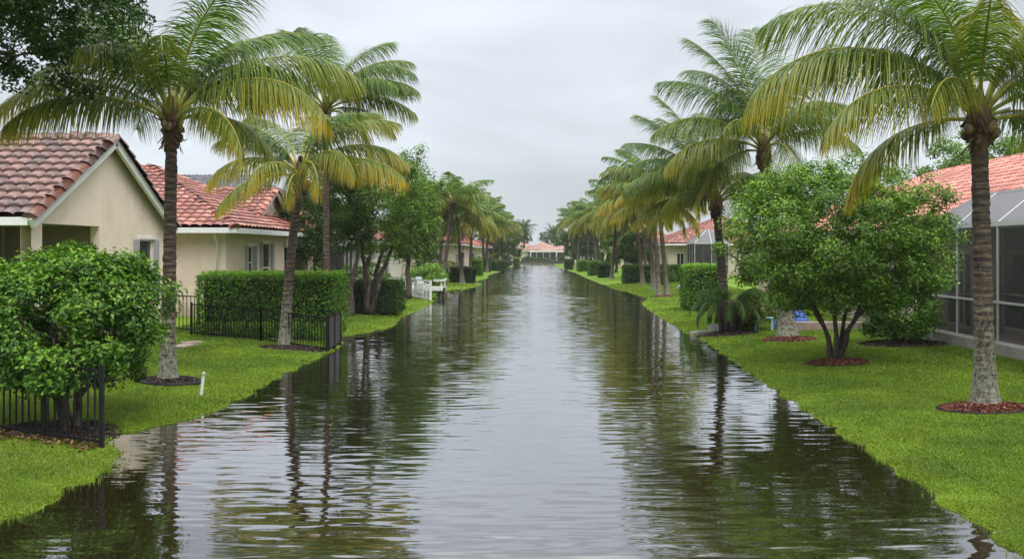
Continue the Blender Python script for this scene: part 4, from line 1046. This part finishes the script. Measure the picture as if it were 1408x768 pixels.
# nearest left palm
b = G(231, 524); tp = at(236, 178, b.y + .1)
palm('tall coconut palm nearest on the left, standing in the black-edged bed by the shrub', b, tp, [
    (182, 42, 3.5, 88, 1.0, .5, 0), (172, 58, 3.4, 95, .75, .1, 0), (160, 72, 3.3, 80, .5, 0, 0), (205, 30, 2.9, 85, 1.2, .4, 10),
    (4, 52, 3.9, 88, .8, .2, 0), (-12, 42, 3.6, 100, 1.1, .65, 0), (18, 68, 3.3, 75, .5, .0, 0), (-35, 22, 2.6, 95, 1.1, .5, 0),
    (285, 72, 2.9, 125, .9, .25, 15), (255, 62, 2.6, 100, .9, .2, 0), (80, 82, 3.3, 60, .5, 0, 0), (110, 62, 3.1, 80, .6, 0, 0), (45, 55, 3.0, 80, .7, .0, 0), (130, 38, 2.8, 80, .8, .1, 0), (220, 80, 3.1, 60, .4, 0, 0), (330, 78, 3.2, 62, .5, 0, 0), (60, 25, 2.5, 75, .9, .2, 0)],
    .128, .10, .1, 31, nuts=5, rand=3, L=3.1)
# leaning palm by the fence
b = G(392, 474); tp = at(413, 247, b.y + .25)
palm('coconut palm leaning right in front of the clipped hedge, with yellowing fronds', b, tp, [
    (184, 35, 2.7, 95, 1.0, .6, 0), (205, 5, 2.4, 70, 1.1, .55, 0), (172, 58, 2.8, 90, .8, .2, 0), (275, 5, 2.0, 75, 1.2, .9, 0), (300, 30, 2.4, 115, 1.1, .8, 0), (245, 28, 2.2, 100, 1.1, .7, 0),
    (350, 28, 3.1, 72, 1.0, .75, 0), (8, 46, 3.1, 90, .8, .4, 0), (0, 62, 3.1, 80, .7, .3, 0), (325, 45, 2.6, 120, 1.0, .6, 0), (90, 75, 2.8, 70, .5, .1, 0), (150, 70, 2.8, 75, .6, .1, 0), (30, 72, 2.9, 75, .5, .1, 0), (70, 40, 2.6, 80, .8, .2, 0), (130, 40, 2.6, 80, .8, .3, 0)],
    .14, .095, .55, 32, nuts=3, rand=2, L=2.7)
# the taller one behind it
b = Vector((-7.35, 27.2, h1(-7.35, 27.2))); tp = at(448, 158, 27.3)
palm('tall slim coconut palm behind the leaning one, its crown higher', b, tp, [
    (100, 86, 3.0, 40, .4, 0, 0), (160, 80, 3.2, 45, .4, 0, 0), (20, 74, 3.4, 60, .5, 0, 0), (0, 62, 3.5, 75, .6, .05, 0), (-8, 45, 3.5, 80, .8, .15, 0), (10, 32, 3.2, 75, .9, .2, 0), (175, 60, 3.3, 80, .6, .05, 0), (190, 38, 3.1, 85, .9, .2, 0), (300, 50, 2.8, 110, .9, .25, 0), (230, 50, 2.8, 100, .9, .2, 0), (345, 12, 2.8, 70, 1.0, .3, 0)],
    .115, .085, .1, 33, nuts=2, rand=7, L=3.3)
# nearest right palm
b = G(1355, 558); tp = at(1346, 176, b.y)
palm('tall coconut palm at right with a lichen-pale trunk in a red mulch ring', b, tp, [
    (181, 50, 4.2, 108, 1.05, .40, 0), (196, 32, 3.1, 92, 1.1, .42, 0), (174, 70, 4.1, 105, .75, .05, 0), (250, 74, 2.7, 100, .8, .35, -10), (165, 58, 3.0, 90, .7, .0, 0), (225, 40, 2.3, 100, 1.0, .4, 0),
    (100, 84, 3.1, 50, .4, 0, 0), (60, 72, 3.1, 65, .5, 0, 0), (140, 78, 3.2, 60, .5, 0, 0), (0, 55, 3.2, 85, .7, .1, 0), (-15, 35, 3.0, 95, 1.0, .35, 0), (20, 20, 2.8, 80, 1.0, .3, 0), (310, 48, 2.6, 105, .9, .3, 0), (335, 70, 3.0, 80, .6, .05, 0), (200, 80, 3.0, 70, .5, 0, 0), (80, 40, 2.6, 85, .8, .1, 0), (350, 8, 2.3, 70, 1.1, .5, 0)],
    .142, .118, .1, 34, nuts=6, rand=2, L=3.0, flare=.85)
# thick-based palm behind the multi-stemmed tree
b = G(1083, 464); tp = at(1050, 214, b.y + .6)
palm('coconut palm with a thick swollen base rising behind the multi-stemmed tree', b, tp, [
    (178, 64, 3.7, 70, .6, .0, 0), (165, 76, 3.9, 42, .35, 0, 0), (190, 82, 3.9, 34, .3, 0, 0), (90, 86, 4.0, 35, .3, 0, 0), (15, 76, 3.8, 45, .35, 0, 0), (184, 45, 3.5, 85, .8, .1, 0), (190, 25, 3.2, 80, 1.0, .35, 0), (30, 78, 3.2, 60, .5, 0, 0), (10, 60, 3.2, 80, .6, 0, 0), (0, 38, 3.0, 85, .8, .1, 0), (260, 68, 2.8, 105, .8, .1, 0), (230, 45, 2.8, 95, .9, .15, 0), (305, 50, 2.8, 100, .9, .1, 0), (120, 55, 3, 80, .6, 0, 0)],
    .19, .13, .2, 35, nuts=3, rand=9, L=3.6, flare=1.0)
b = Vector((6.25, 27, h1(6.25, 27))); tp = at(985, 285, 27)
palm('dark-trunked coconut palm between the multi-stemmed tree and the bright hedge on the right', b, tp, [
    (180, 40, 3.3, 85, .95, .25, 0), (176, 64, 3.8, 70, .6, 0, 0), (185, 78, 4.0, 40, .3, 0, 0), (170, 70, 4.0, 48, .35, 0, 0), (187, 18, 3.1, 72, 1.1, .5, 0), (140, 76, 3.8, 50, .45, 0, 0), (100, 84, 3.6, 45, .4, 0, 0), (60, 72, 3.3, 65, .5, 0, 0), (10, 52, 3.1, 85, .7, .05, 0), (0, 25, 2.8, 80, .9, .2, 0), (245, 60, 2.8, 100, .9, .1, 0), (290, 55, 2.8, 105, .9, .1, 0), (200, 50, 3.2, 85, .8, .1, 0), (215, 28, 2.8, 85, 1.0, .3, 0)],
    .17, .13, .1, 36, nuts=3, rand=9, L=3.6)
# twin palms, right bank
for (px, py, tx, ty, sd_, lb) in ((906, 407, 898, 285, 37, 'left and straighter of the twin palms sharing one mulch bed on the right bank'), (917, 406, 903, 262, 38, 'right, darker and leaning trunk of the twin palms on the right bank')):
    b = G(px, py); tp = at(tx, ty, b.y + .4)
    palm(lb, b, tp, [(182, 30, 3.4, 82, 1.0, .6, 0), (176, 52, 3.5, 85, .7, .2, 0), (0, 35, 3.2, 85, .9, .45, 0), (150, 72, 3.4, 65, .5, 0, 0), (40, 70, 3.3, 70, .5, 0, 0), (200, 12, 2.9, 70, 1.1, .7, 0), (-10, 8, 2.8, 70, 1.1, .6, 0), (280, 45, 2.8, 100, .9, .4, 0)],
         .135, .105, .2, sd_, nuts=2, rand=7, L=3.2, wid=.045, nl=72)
# prototypes for the palms further off: copied, with each trunk, sheath and frond
def copy_tree(o, parent=None):
    c = o.copy(); C.objects.link(c)
    if parent is not None: c.parent = parent
    for ch in list(o.children): copy_tree(ch, c)
    return c
PG = 'coconut palms lining the canal'
protos = {}
far = [ # x, y, height to crown, rotation, prototype, scale, label
    (7.3, 57.5, 5.3, 20, 0, 1.14, 'slanting thin-trunked palm in front of the long dark hedge on the right bank'),
    (8.4, 64, 6.3, 140, 1, 1.14, 'palm with a pale straight trunk at the long hedge on the right bank'),
    (6.2, 71, 5.6, 250, 2, 1.20, 'palm beside the rounded dark hedge block on the right bank'),
    (8.4, 79, 6.8, 70, 0, 1.20, 'palm left of the red-roofed house on the right bank, taller than its neighbours'),
    (6.3, 87, 5.9, 200, 1, 1.20, 'yellow-tipped palm over the square hedge on the right bank'),
    (7.8, 95, 7.0, 310, 2, 1.20, 'taller palm behind the yellow-tipped one on the right bank'),
    (5.8, 102, 6.1, 30, 0, 1.20, 'palm over the narrow third hedge on the right bank'),
    (7.6, 111, 7.2, 170, 1, 1.25, 'palm in front of the low cream house on the right bank'),
    (5.2, 119, 6.5, 280, 2, 1.25, 'palm just beyond the scrubby hedge on the right bank'),
    (6.6, 131, 7.6, 90, 0, 1.25, 'next to last coconut palm on the right bank'),
    (5.0, 139, 7.0, 220, 1, 1.25, 'last low coconut palm on the right bank'),
    (-7.3, 58.5, 5.9, 60, 1, 1.20, 'first palm past the dock bush on the left bank'),
    (-6.15, 61.6, 4.7, 300, 0, 1.20, 'palm whose trunk crosses the low dark fenced hedge on the left bank'),
    (-6.7, 74, 5.6, 160, 2, 1.20, 'palm leaning over the pinkish house front on the left bank'),
    (-8.3, 83, 6.9, 20, 1, 1.25, 'tall palm beside the pinkish house on the left bank'),
    (-6.4, 93, 5.4, 120, 0, 1.20, 'yellowing palm in the middle of the left bank row'),
    (-7.4, 101, 6.7, 240, 2, 1.25, 'palm above the long dark brown hedge on the left bank'),
    (-6.1, 112, 5.9, 330, 1, 1.20, 'palm before the cream house on the left bank'),
    (-7.2, 122, 6.3, 80, 0, 1.20, 'last coconut palm before the dark trees on the left bank'),
    (7.1, 50.5, 6.0, 215, 2, 1.15, 'tall palm standing behind the twin palms on the right bank'),
    (9.6, 70, 6.6, 15, 1, 1.15, 'tall palm close to the grey screened enclosure of the red-roofed house'),
    (-8.6, 67, 5.9, 200, 0, 1.15, 'palm inland of the low dark fenced hedge on the left bank')]
for (x, y, hh, rot, k, sc, lb) in far:
    base = Vector((x, y, h1(x, y)))
    if k not in protos:
        rl = random.Random(200 + k); fs = []
        for i in range(22):
            e_ = [78, 62, 46, 30, 14, 4][i % 6] + rl.uniform(-6, 6); fs.append((i * 137.5 + rl.uniform(-12, 12), e_, 3.1 * rl.uniform(.85, 1.08), 72 + (60 - e_) * .2 + rl.uniform(0, 20), (.5 + (80 - e_) / 100), .6 * max(0, (50 - e_) / 55), 0))
        t = palm(lb, base, base + Vector(((-.5, .2, .35)[k], .1, hh)), fs, .13, .10, .25, 50 + k, nuts=2, group=PG, rand=0, wid=.062, nl=46)
        protos[k] = (t, hh)
    else:
        src, sh_ = protos[k]
        t = copy_tree(src); t.location = base; t['label'] = lb
        t.scale = (sc, sc, hh / sh_ if hh / sh_ < 1.35 else 1.35)
    t.rotation_euler = (R(5 * math.sin(rot * 1.7)), R(5 * math.cos(rot * 2.3)), R(rot))
    if t is protos[k][0]: t.scale = (sc, sc, 1)
# stiff feather palms at the end of the canal (one mesh crown each: a few pixels)
def date_palm(label, x, y, zc, seed, L=2.9):
    r = np.random.default_rng(seed); base = Vector((x, y, h1(x, y))); t = thing('date_palm', label, 'palm tree', base, 'dark feather palms on the skyline')
    link('trunk', palm_trunk(base, Vector((x, y, zc)), .2, .17, 0, seed, .2), M['palmtrunk'], t)
    Vs, Q, T3, rn4, rn3, t4, t3 = [], [], [], [], [], [], []; o = 0
    for i in range(34):
        V, fs, rn, tn = frond_np([80, 60, 40, 20, 0, -20][i % 6] + r.uniform(-8, 8), L * r.uniform(.85, 1.1), 55, .35, 0, r, nl=26, wid=.11, lmax=.62)
        a = i * 2.4 + r.uniform(-.2, .2); Rm = np.array([[math.cos(a), -math.sin(a), 0], [math.sin(a), math.cos(a), 0], [0, 0, 1]])
        Vs.append(V @ Rm.T + np.array([0, 0, zc - base.z])); Q.append(fs[0] + o); T3.append(fs[1] + o); n4 = len(fs[0]); rn4.append(rn[:n4] * .35); rn3.append(rn[n4:] * .35); t4.append(tn[:n4] * 0); t3.append(tn[n4:] * 0); o += len(V)
    link('crown', mesh_np('crown', np.vstack(Vs), [np.vstack(Q), np.vstack(T3)], {'rnd': np.concatenate(rn4 + rn3), 'tint': np.concatenate(t4 + t3)}), M['palm'], t)
date_palm('dark feather palm standing above the trees at the left end of the canal', -3.7, 168, 7.0, 81, 3.0)
date_palm('dark feather palm directly behind the far pink-roofed house', 3.0, 190, 6.3, 82, 3.6)
date_palm('tall dark feather palm above the palms at the right end of the canal', 6.0, 150, 8.6, 83, 3.0)
# multi-trunk pygmy date palm on the right bank
def pygmy():
    b = G(1003, 457); t = thing('date_palm', 'bushy low palm clump with drooping feathery fronds by the stone edging on the right bank', 'palm tree', b)
    r = np.random.default_rng(9); tr = MB()
    for k in range(13):
        a = k * 2.4; q = .5 + .5 * (k % 3) / 2; tr.tube([(math.cos(a)*.30*q, math.sin(a)*.22*q, -.06), (math.cos(a)*.36*q, math.sin(a)*.28*q, .4), (math.cos(a)*.5*q, math.sin(a)*.42*q, 1.0)], [.10, .08, .06], 8)
    tr.build('trunk', M['bark'], t, smooth=True)
    for k in range(30):
        a = k * 2.4 + r.uniform(-.3, .3); e_ = [70, 50, 30, 12, 0][k % 5]
        o = link('frond', frond_mesh(e_, r.uniform(.85, 1.2), 105, .55, 0, r, nl=74, wid=.014, lmax=.36, dark=.55), M['palm'], t); o.location = (math.cos(a)*.3, math.sin(a)*.26, .9); o.rotation_euler = (0, 0, a)
pygmy()

# ------------------------------------------------------------------ fences
def picket_fence(label, pts, hh, gap=.115, pr=.011, post=.05, every=1.9, m=None, name='picket_fence', lift=.09, panel=False, rw=.03):
    """metal fence along ground points: rails, posts and one panel of pickets per run"""
    m = m or M['black_metal']; P = [Vector((x, y, h1(x, y))) for x, y in pts]
    t = thing(name, label, 'fence', P[0]); o0 = P[0]
    for a, b in zip(P[:-1], P[1:]):
        a0, b0 = a - o0, b - o0; d = b0 - a0; L_ = d.length; n = max(1, round(L_ / every))
        for zz in (lift, hh - .05):
            rl = MB(); rl.beam(a0 + Vector((0,0,zz)), b0 + Vector((0,0,zz)), rw, rw); rl.build('rail', m, t)
        pk = MB(); k = int(L_ / gap)
        for i in range(1, k):
            p = a0 + d * (i / k); pk.beam(p + Vector((0,0,lift-.04)), p + Vector((0,0,hh-.02)), pr*1.6, pr*1.6, (1, 0, 0))
        pk.build('picket_panel', m, t)
        if panel:
            sp = MB(); sp.beam(a0 + Vector((0,0,hh/2+.03)), b0 + Vector((0,0,hh/2+.03)), .012, hh-.16); sp.build('mesh_panel', M['dark_panel'], t)
        for i in range(n + 1):
            p = a0 + d * (i / n); ps = MB(); ps.box(p.x-post/2, p.x+post/2, p.y-post/2, p.y+post/2, p.z-.1, p.z+hh); ps.box(p.x-post/2-.005, p.x+post/2+.005, p.y-post/2-.005, p.y+post/2+.005, p.z+hh, p.z+hh+.015); ps.build('post', m, t)
    return t
picket_fence('black metal fence ending at the water below the round shrub, left foreground', [(-5.72, 10.35), (-8.6, 11.35)], 1.06, every=1.02)
picket_fence('black metal fence in front of the tall clipped hedge, turning back at the water', [(-9.9, 22.5), (-7.6, 21.55), (-5.52, 20.45)], .92, gap=.10, every=2.0)
picket_fence('dark solid fence end panel standing at the waterline beside the clipped hedge', [(-5.50, 20.52), (-5.56, 21.95)], .93, every=.75, panel=True, name='fence_panel')
picket_fence('short black gate fence beside the house wall left of the clipped hedge', [(-11.2, 23.6), (-10.0, 23.2)], 1.1, gap=.13, every=1.1, name='gate_fence')
picket_fence('dark picket fence round the hedge under the forked trees', [(-8.4, 31.05), (-5.85, 30.85)], 1.0, gap=.12, every=1.5)
picket_fence('dark fence in front of the low hedge further along the left bank', [(-7.4, 62.1), (-5.35, 61.9), (-5.3, 63.5)], 1.15, gap=.12, every=1.5)
# white dock railing and skiff
picket_fence('white picket railing running down to the dock on the left bank', [(-10.2, 47.6), (-7.8, 44.4), (-5.75, 41.2)], 1.05, gap=.17, pr=.02, post=.10, every=1.6, m=M['white_paint'], name='white_railing', rw=.075)
def dock():
    t = thing('dock', 'small white timber dock jutting over the water beyond the white railing', 'dock', (0, 0, 0))
    d = MB()
    for k in range(5): d.box(-6.45 + k*.24, -6.45 + k*.24 + .22, 42.2, 43.9, .62, .66)
    d.build('decking', M['boat_cream'], t)
    f = MB(); f.box(-6.5, -5.24, 42.14, 42.195, .50, .66); f.box(-6.5, -5.24, 43.91, 43.96, .50, .66); f.box(-5.76, -5.24, 42.2, 42.26, 1.0, 1.1); f.box(-5.30, -5.24, 42.265, 43.9, 1.0, 1.09); f.build('fascia', M['white_paint'], t)
    for x, y in ((-5.4, 42.35), (-5.4, 43.8), (-6.2, 43.8), (-6.2, 42.35)):
        p = MB(); p.tube([(x, y, -.6), (x, y, .61)], .09, 10); p.build('piling', M['bark'], t)
    for x, y in ((-5.34, 42.32), (-5.34, 43.8)):
        p = MB(); p.box(x-.04, x+.04, y-.04, y+.04, .661, .995); p.build('post', M['white_paint'], t)
dock()
def skiff():
    t = thing('skiff', 'white skiff with a pale windscreen moored behind the white dock railing', 'boat', (-7.2, 46.6, 0))
    t.scale = (.85, .9, .85)
    secs = []
    for y, hw, zk, zg in ((-2.0, .62, .0, .55), (-1.0, .78, -.05, .58), (0, .82, -.05, .62), (1.0, .68, .0, .70), (1.7, .36, .15, .78), (2.1, .03, .4, .84)):
        secs.append([(-hw, y, zg), (-hw*.92, y, zg*.5), (-hw*.45, y, zk), (hw*.45, y, zk), (hw*.92, y, zg*.5), (hw, y, zg)])
    V = [p for s in secs for p in s]; Fs = [[i*6+j, i*6+j+1, (i+1)*6+j+1, (i+1)*6+j] for i in range(5) for j in range(5)] + [[0,1,2,3,4,5][::-1]]
    hb = MB().add(V, Fs); h_ = hb.build('hull', M['boat_cream'], t, smooth=False)
    g = MB()
    for s in (0, 5): g.tube([sec[s] for sec in secs], .045, 6)
    g.build('gunwale', M['boat_white'], t)
    dk = MB().add([p for sec in secs for p in ((sec[0][0]*.97, sec[0][1], sec[0][2]-.12), (sec[5][0]*.97, sec[5][1], sec[5][2]-.12))], [[2*i, 2*i+1, 2*i+3, 2*i+2] for i in range(5)]); dk.build('deck', M['boat_white'], t)
    c = MB(); c.box(-.32, .32, -.35, .25, .5, 1.05); c.build('console', M['boat_white'], t, bevel=.04)
    ws = MB(); ws.add([(-.24, .22, 1.05), (.24, .22, 1.05), (.2, .08, 1.3), (-.2, .08, 1.3), (-.24, .25, 1.05), (.24, .25, 1.05), (.2, .11, 1.3), (-.2, .11, 1.3)], [(0,1,2,3),(7,6,5,4),(0,4,5,1),(1,5,6,2),(2,6,7,3),(3,7,4,0)]); ws.build('windscreen', M['ice_blue'], t)
    ob = MB(); ob.box(-.2, .2, -2.3, -2.02, .25, 1.0); ob.build('outboard_motor', M['boat_white'], t, bevel=.05)
    t.rotation_euler = (0, 0, R(12))
skiff()

# ------------------------------------------------------------------ beds, small things
KEEP = []   # circles without grass
def mulch_bed(label, c, rx_, ry_, m, chip, edge=None, seed=1, group=None, n=900):
    r = np.random.default_rng(seed); c = Vector(c); t = thing('mulch_bed', label, 'mulch bed', c, group); KEEP.append((c.x, c.y, rx_, ry_))
    nr_, na = 7, 40; V = [(0, 0, .07)]; Fs = []
    for i in range(1, nr_ + 1):
        f = i / nr_
        for j in range(na):
            a = 2 * math.pi * j / na; w_ = 1 + .05 * math.sin(3 * a + seed) + .03 * math.sin(7 * a)
            X, Y = math.cos(a) * rx_ * f * w_, math.sin(a) * ry_ * f * w_; V.append((X, Y, h1(c.x + X, c.y + Y) - c.z + .055 * (1 - f ** 3) + (.006 if f < 1 else -.02)))
    Fs += [[0, 1 + j, 1 + (j+1) % na] for j in range(na)]
    for i in range(nr_ - 1): Fs += [[1+i*na+j, 1+(i+1)*na+j, 1+(i+1)*na+(j+1) % na, 1+i*na+(j+1) % na] for j in range(na)]
    MB().add(V, Fs).build('soil', M['soil'], t, smooth=True)
    a = r.uniform(0, 6.28, n); q = np.sqrt(r.random(n)); X, Y = np.cos(a) * rx_ * q, np.sin(a) * ry_ * q
    Z = hgt(c.x + X, c.y + Y) - c.z + .055 * (1 - q ** 3) + .022
    nm = r.normal(size=(n, 3)) * .5 + np.array([0, 0, 1.])
    cl_ = leafy('chip_layer', t, M[chip], np.stack([X, Y, Z], 1), nm, r.uniform(.04, .10, n), .4, 0, r); cl_['kind'] = 'stuff'
    if edge:
        e_ = MB(); pts = [(math.cos(k / 36 * 6.2832) * (rx_ + .02), math.sin(k / 36 * 6.2832) * (ry_ + .02)) for k in range(37)]
        e_.tube([(x, y, h1(c.x + x, c.y + y) - c.z + .02) for x, y in pts], edge, 7, cap=False); e_.build('edging', M['black_metal'], t, smooth=True)
    return t
mulch_bed('red mulch ring with black edging round the tall palm at right', G(1354, 562), .68, .43, None, 'mulchchip', .022, 1, n=1300)
mulch_bed('red mulch ring under the multi-stemmed tree on the right lawn', G(1150, 499), .66, .50, None, 'mulchchip', .02, 2, n=1200)
mulch_bed('red mulch ring round the swollen palm base behind the multi-stemmed tree', G(1085, 467), .75, .6, None, 'mulchchip', None, 3, n=1200)
mulch_bed('dark mulch bed with thick black edging under the nearest left palm', G(235, 525), .52, .40, None, 'darkchip', .05, 4, n=900)
mulch_bed('bare dark soil patch at the foot of the leaning palm by the fence', G(402, 480), .85, .42, None, 'darkchip', None, 5, n=900)
mulch_bed('thin brown mulch patch under the twin palms', G(912, 408), .75, .55, None, 'mulchchip', None, 6, n=500)
mulch_bed('dark soil bed beneath the bushy low palm clump', G(1001, 460), .95, .5, None, 'darkchip', None, 7, n=700)
mulch_bed('dark soil bed under the round shrub by the screen enclosure', (9.2, 20.3, h1(9.2, 20.3)), 1.15, .8, None, 'darkchip', None, 8, n=900)
mulch_bed('bare soil at the roots of the foreground shrub', (-6.75, 11.2, h1(-6.75, 11.2)), .8, .55, None, 'darkchip', None, 9, n=900)

def pipe():
    b = G(276, 544); t = thing('marker_pipe', 'short white plastic pipe leaning on the left lawn near the palm bed', 'pipe', b)
    p = MB(); p.tube([(0, 0, -.05), (.03, 0, .36)], .026, 12); p.build('pipe', M['white_paint'], t, smooth=False)
    c = MB(); c.tube([(.0295, 0, .355), (.034, 0, .405), (.036, 0, .425)], [.035, .035, .022], 12); c.build('cap', M['boat_cream'], t, smooth=False)
    t.rotation_euler = (0, R(3), 0)
pipe()
b = G(1170, 492); sk = MB(); sk.tube([(0, 0, -.05), (.01, 0, .42)], .012, 6); o = sk.build('stake', M['bark_pale']); o.location = b; tag(o, 'thin wooden stake beside the multi-stemmed tree trunk', 'stake')
def slab(label, px0, py0, px1, py1, w_, hh, m, name, cat):
    a, b = G(px0, py0), G(px1, py1); mb = MB(); mb.beam(a + Vector((0, 0, hh/2 - .03)), b + Vector((0, 0, hh/2 - .03)), w_, hh); o = mb.build(name, m, None, bevel=.02); return tag(o, label, cat)
slab('pale concrete edging at the waterline by the bushy low palm', 950, 461, 990, 456.5, .22, .14, M['concrete'], 'concrete_edging', 'edging')
slab('pale slab at the waterline by the square hedge on the right bank', 812, 378.6, 826, 377.8, 1.0, .12, M['concrete'], 'concrete_slab', 'slab')
slab('flat stepping stone by the gate left of the clipped hedge, front one', 243, 479, 262, 474.5, .38, .085, M['paver_dark'], 'stepping_stone', 'stone')
slab('flat stepping stone by the gate left of the clipped hedge, rear one', 252, 473, 276, 471, .36, .08, M['paver_dark'], 'stepping_stone', 'stone')
def rock(label, px, py, s, seed):
    import bmesh
    r = np.random.default_rng(seed); bm = bmesh.new(); bmesh.ops.create_icosphere(bm, subdivisions=3, radius=s)
    for v in bm.verts:
        d = np.array(v.co) / s; k = 1 + .22 * math.sin(d @ np.array([2.1, 3.3, 1.2]) + seed) + .10 * math.sin(d @ np.array([6, -4, 5.]) + 1); v.co *= k; v.co.z *= .7
    me = bpy.data.meshes.new('rock'); bm.to_mesh(me); bm.free(); o = link('rock', me, M['stone']); o.location = G(px, py) + Vector((0, 0, s * .4)); tag(o, label, 'rock')
rock('grey boulder beside the low palm clump and concrete edging', 984, 456.5, .22, 1)
rock('small brown rock at the edge of the bright hedge on the right bank', 938, 399, .3, 2)
def tarp():
    c = G(1104, 456); c.y += 1.5; n = 16; V = []; r = np.random.default_rng(4)
    for i in range(n + 1):
        for j in range(n + 1):
            u, v = i / n * 2 - 1, j / n * 2 - 1; z = .85 * max(0, 1 - abs(u) ** 2.2) * max(0, 1 - abs(v) ** 3) + .05 * math.sin(u * 9 + v * 4) * (1 - abs(u)) + r.normal(0, .012)
            V.append((u * .42 + .06 * math.sin(v * 6), v * .6, max(.0, z)))
    mb = MB().add(V, [[i*(n+1)+j, (i+1)*(n+1)+j, (i+1)*(n+1)+j+1, i*(n+1)+j+1] for i in range(n) for j in range(n)])
    o = mb.build('tarpaulin', M['blue_tarp'], None, smooth=True); o.location = (c.x + .05, c.y - .4, h1(c.x + .3, c.y)); tag(o, 'blue tarpaulin heaped over something beyond the multi-stemmed tree', 'tarpaulin')
    c = G(1064, 459); t = thing('pool_chair', 'pale blue plastic chair just left of the swollen palm base', 'chair', (c.x, c.y + 1.0, h1(c.x, c.y + 1)))
    s = MB(); s.box(-.27, .27, -.25, .25, .38, .43); s.build('seat', M['pale_blue'], t, bevel=.02)
    s = MB(); s.beam((0, .24, .44), (0, .36, .95), .54, .04, (0, 1, 0)); s.build('backrest', M['pale_blue'], t, bevel=.015)
    for x in (-.24, .24):
        for y in (-.22, .22): s = MB(); s.box(x-.025, x+.025, y-.025, y+.025, -.03, .38); s.build('leg', M['pale_blue'], t)
    t.rotation_euler = (0, 0, R(-20))
tarp()
def litter():
    r = np.random.default_rng(77); n = 1500
    X = r.uniform(-8.8, -5.75, n); Y = 10.45 + (-5.72 - X) * .345 + r.normal(-.12, .18, n); keep = dist_land(X, Y) > .12; X, Y = X[keep], Y[keep]; n = len(X)
    P = np.stack([X, Y, hgt(X, Y) + .03 + r.random(n) * .02], 1); nm = r.normal(size=(n, 3)) * .45 + np.array([0, 0, 1.])
    o = leafy('leaf_litter', None, M['litter'], P, nm, r.uniform(.03, .07, n), .55, 0, r); tag(o, 'brown fallen leaves strewn along the foot of the foreground fence', 'leaf litter', kind='stuff')
litter()

# ------------------------------------------------------------------ grass
def grass():
    r = np.random.default_rng(5); n = 2600000
    px = r.uniform(-160, 1560, n); py = r.uniform(368, 800, n)
    Y = (H - .1) * F / (py - VY); X = (px - VX) * Y / F
    Y = Y + r.uniform(-.01, .01, n) * Y; d = dist_land(X, Y)
    ok = (d > -.45) & ((hgt(X, Y) > .003) | (r.random(n) < .022 * np.exp(d * 6))) & (Y < 60) & (np.abs(X) < 12.2) & (X < 10.2 + 10 * (Y > 22)) & ~((X < -11.3) & (Y > 18))
    ok &= ~((X > -9.7) & (X < -5.8) & (Y > 22.4) & (Y < 23.6))
    for (cx, cy, a, b_) in KEEP: ok &= ((X - cx) / a) ** 2 + ((Y - cy) / b_) ** 2 > 1
    # bare strip of fallen leaves at the fence foot
    ok &= ~((np.abs(Y - (10.33 + (-5.72 - X) * .345)) < .16) & (X < -5.8) & (X > -9) & (r.random(n) < .6))
    # ragged waterline
    ok &= (d > .06) | (r.random(n) < .6 + d * 3)
    X, Y, d = X[ok], Y[ok], d[ok]; n = len(X)
    Z = hgt(X, Y)
    a = r.uniform(0, 6.28, n); hh = (.020 + .0010 * Y) * r.uniform(.6, 1.35, n); ww = np.maximum(.0045, .00062 * Y) * r.uniform(.7, 1.3, n)
    hh = np.where(Z < .003, hh * .8 + .025 - Z, hh)      # blades standing in the shallow flood
    lean = r.uniform(.3, 1.25, n) * np.where(Z < .003, .4, 1); la = r.uniform(0, 6.28, n)
    B = np.stack([X, Y, Z - .004], 1); S_ = np.stack([np.cos(a), np.sin(a), np.zeros(n)], 1) * ww[:, None]
    L_ = np.stack([np.cos(la), np.sin(la), np.zeros(n)], 1) * (hh * lean)[:, None]; U = np.array([0, 0, 1.]) * hh[:, None]
    V = np.stack([B - S_, B + S_, B + L_ * .4 + U * .65 + S_ * .8, B + L_ * .4 + U * .65 - S_ * .8, B + L_ + U * (1.0 - .12 * lean)[:, None]], 1).reshape(-1, 3)
    k = np.arange(n)[:, None] * 5
    pat = .5 + .25 * np.sin(X * 1.3 + 1.1 * np.sin(Y * .9)) * np.sin(Y * 1.1 + .7 * np.sin(X * 1.7))
    q = np.clip(pat * .45 + r.random(n) * .5 + .14 * np.exp(-d / .8), 0, .95); q[r.random(n) < .012] = 1
    o = link('grass', mesh_np('grass', V, [k + np.array([[0, 1, 2, 3]]), k + np.array([[3, 2, 4]])], {'rnd': np.concatenate([q, q])}), M['grass'])
    tag(o, 'short bright green turf covering both banks', 'grass', kind='stuff'); print('grass blades', n)
grass()

# ------------------------------------------------------------------ rainy air
def haze():
    m = bpy.data.materials.new('rain_haze'); m.use_nodes = True; t = m.node_tree; t.nodes.clear()
    o = N(t, 'ShaderNodeOutputMaterial'); v = N(t, 'ShaderNodeVolumePrincipled', Density=HAZE)
    v.inputs['Color'].default_value = (.9, .93, .96, 1)
    t.links.new(v.outputs[0], o.inputs['Volume'])
    mb = MB(); mb.box(-520, 520, -85, 690, -2.2, 13.5); b = mb.build('haze', m); b['kind'] = 'stuff'; tag(b, 'thin pale rainy haze over the canal')
HAZE = .0003
haze()
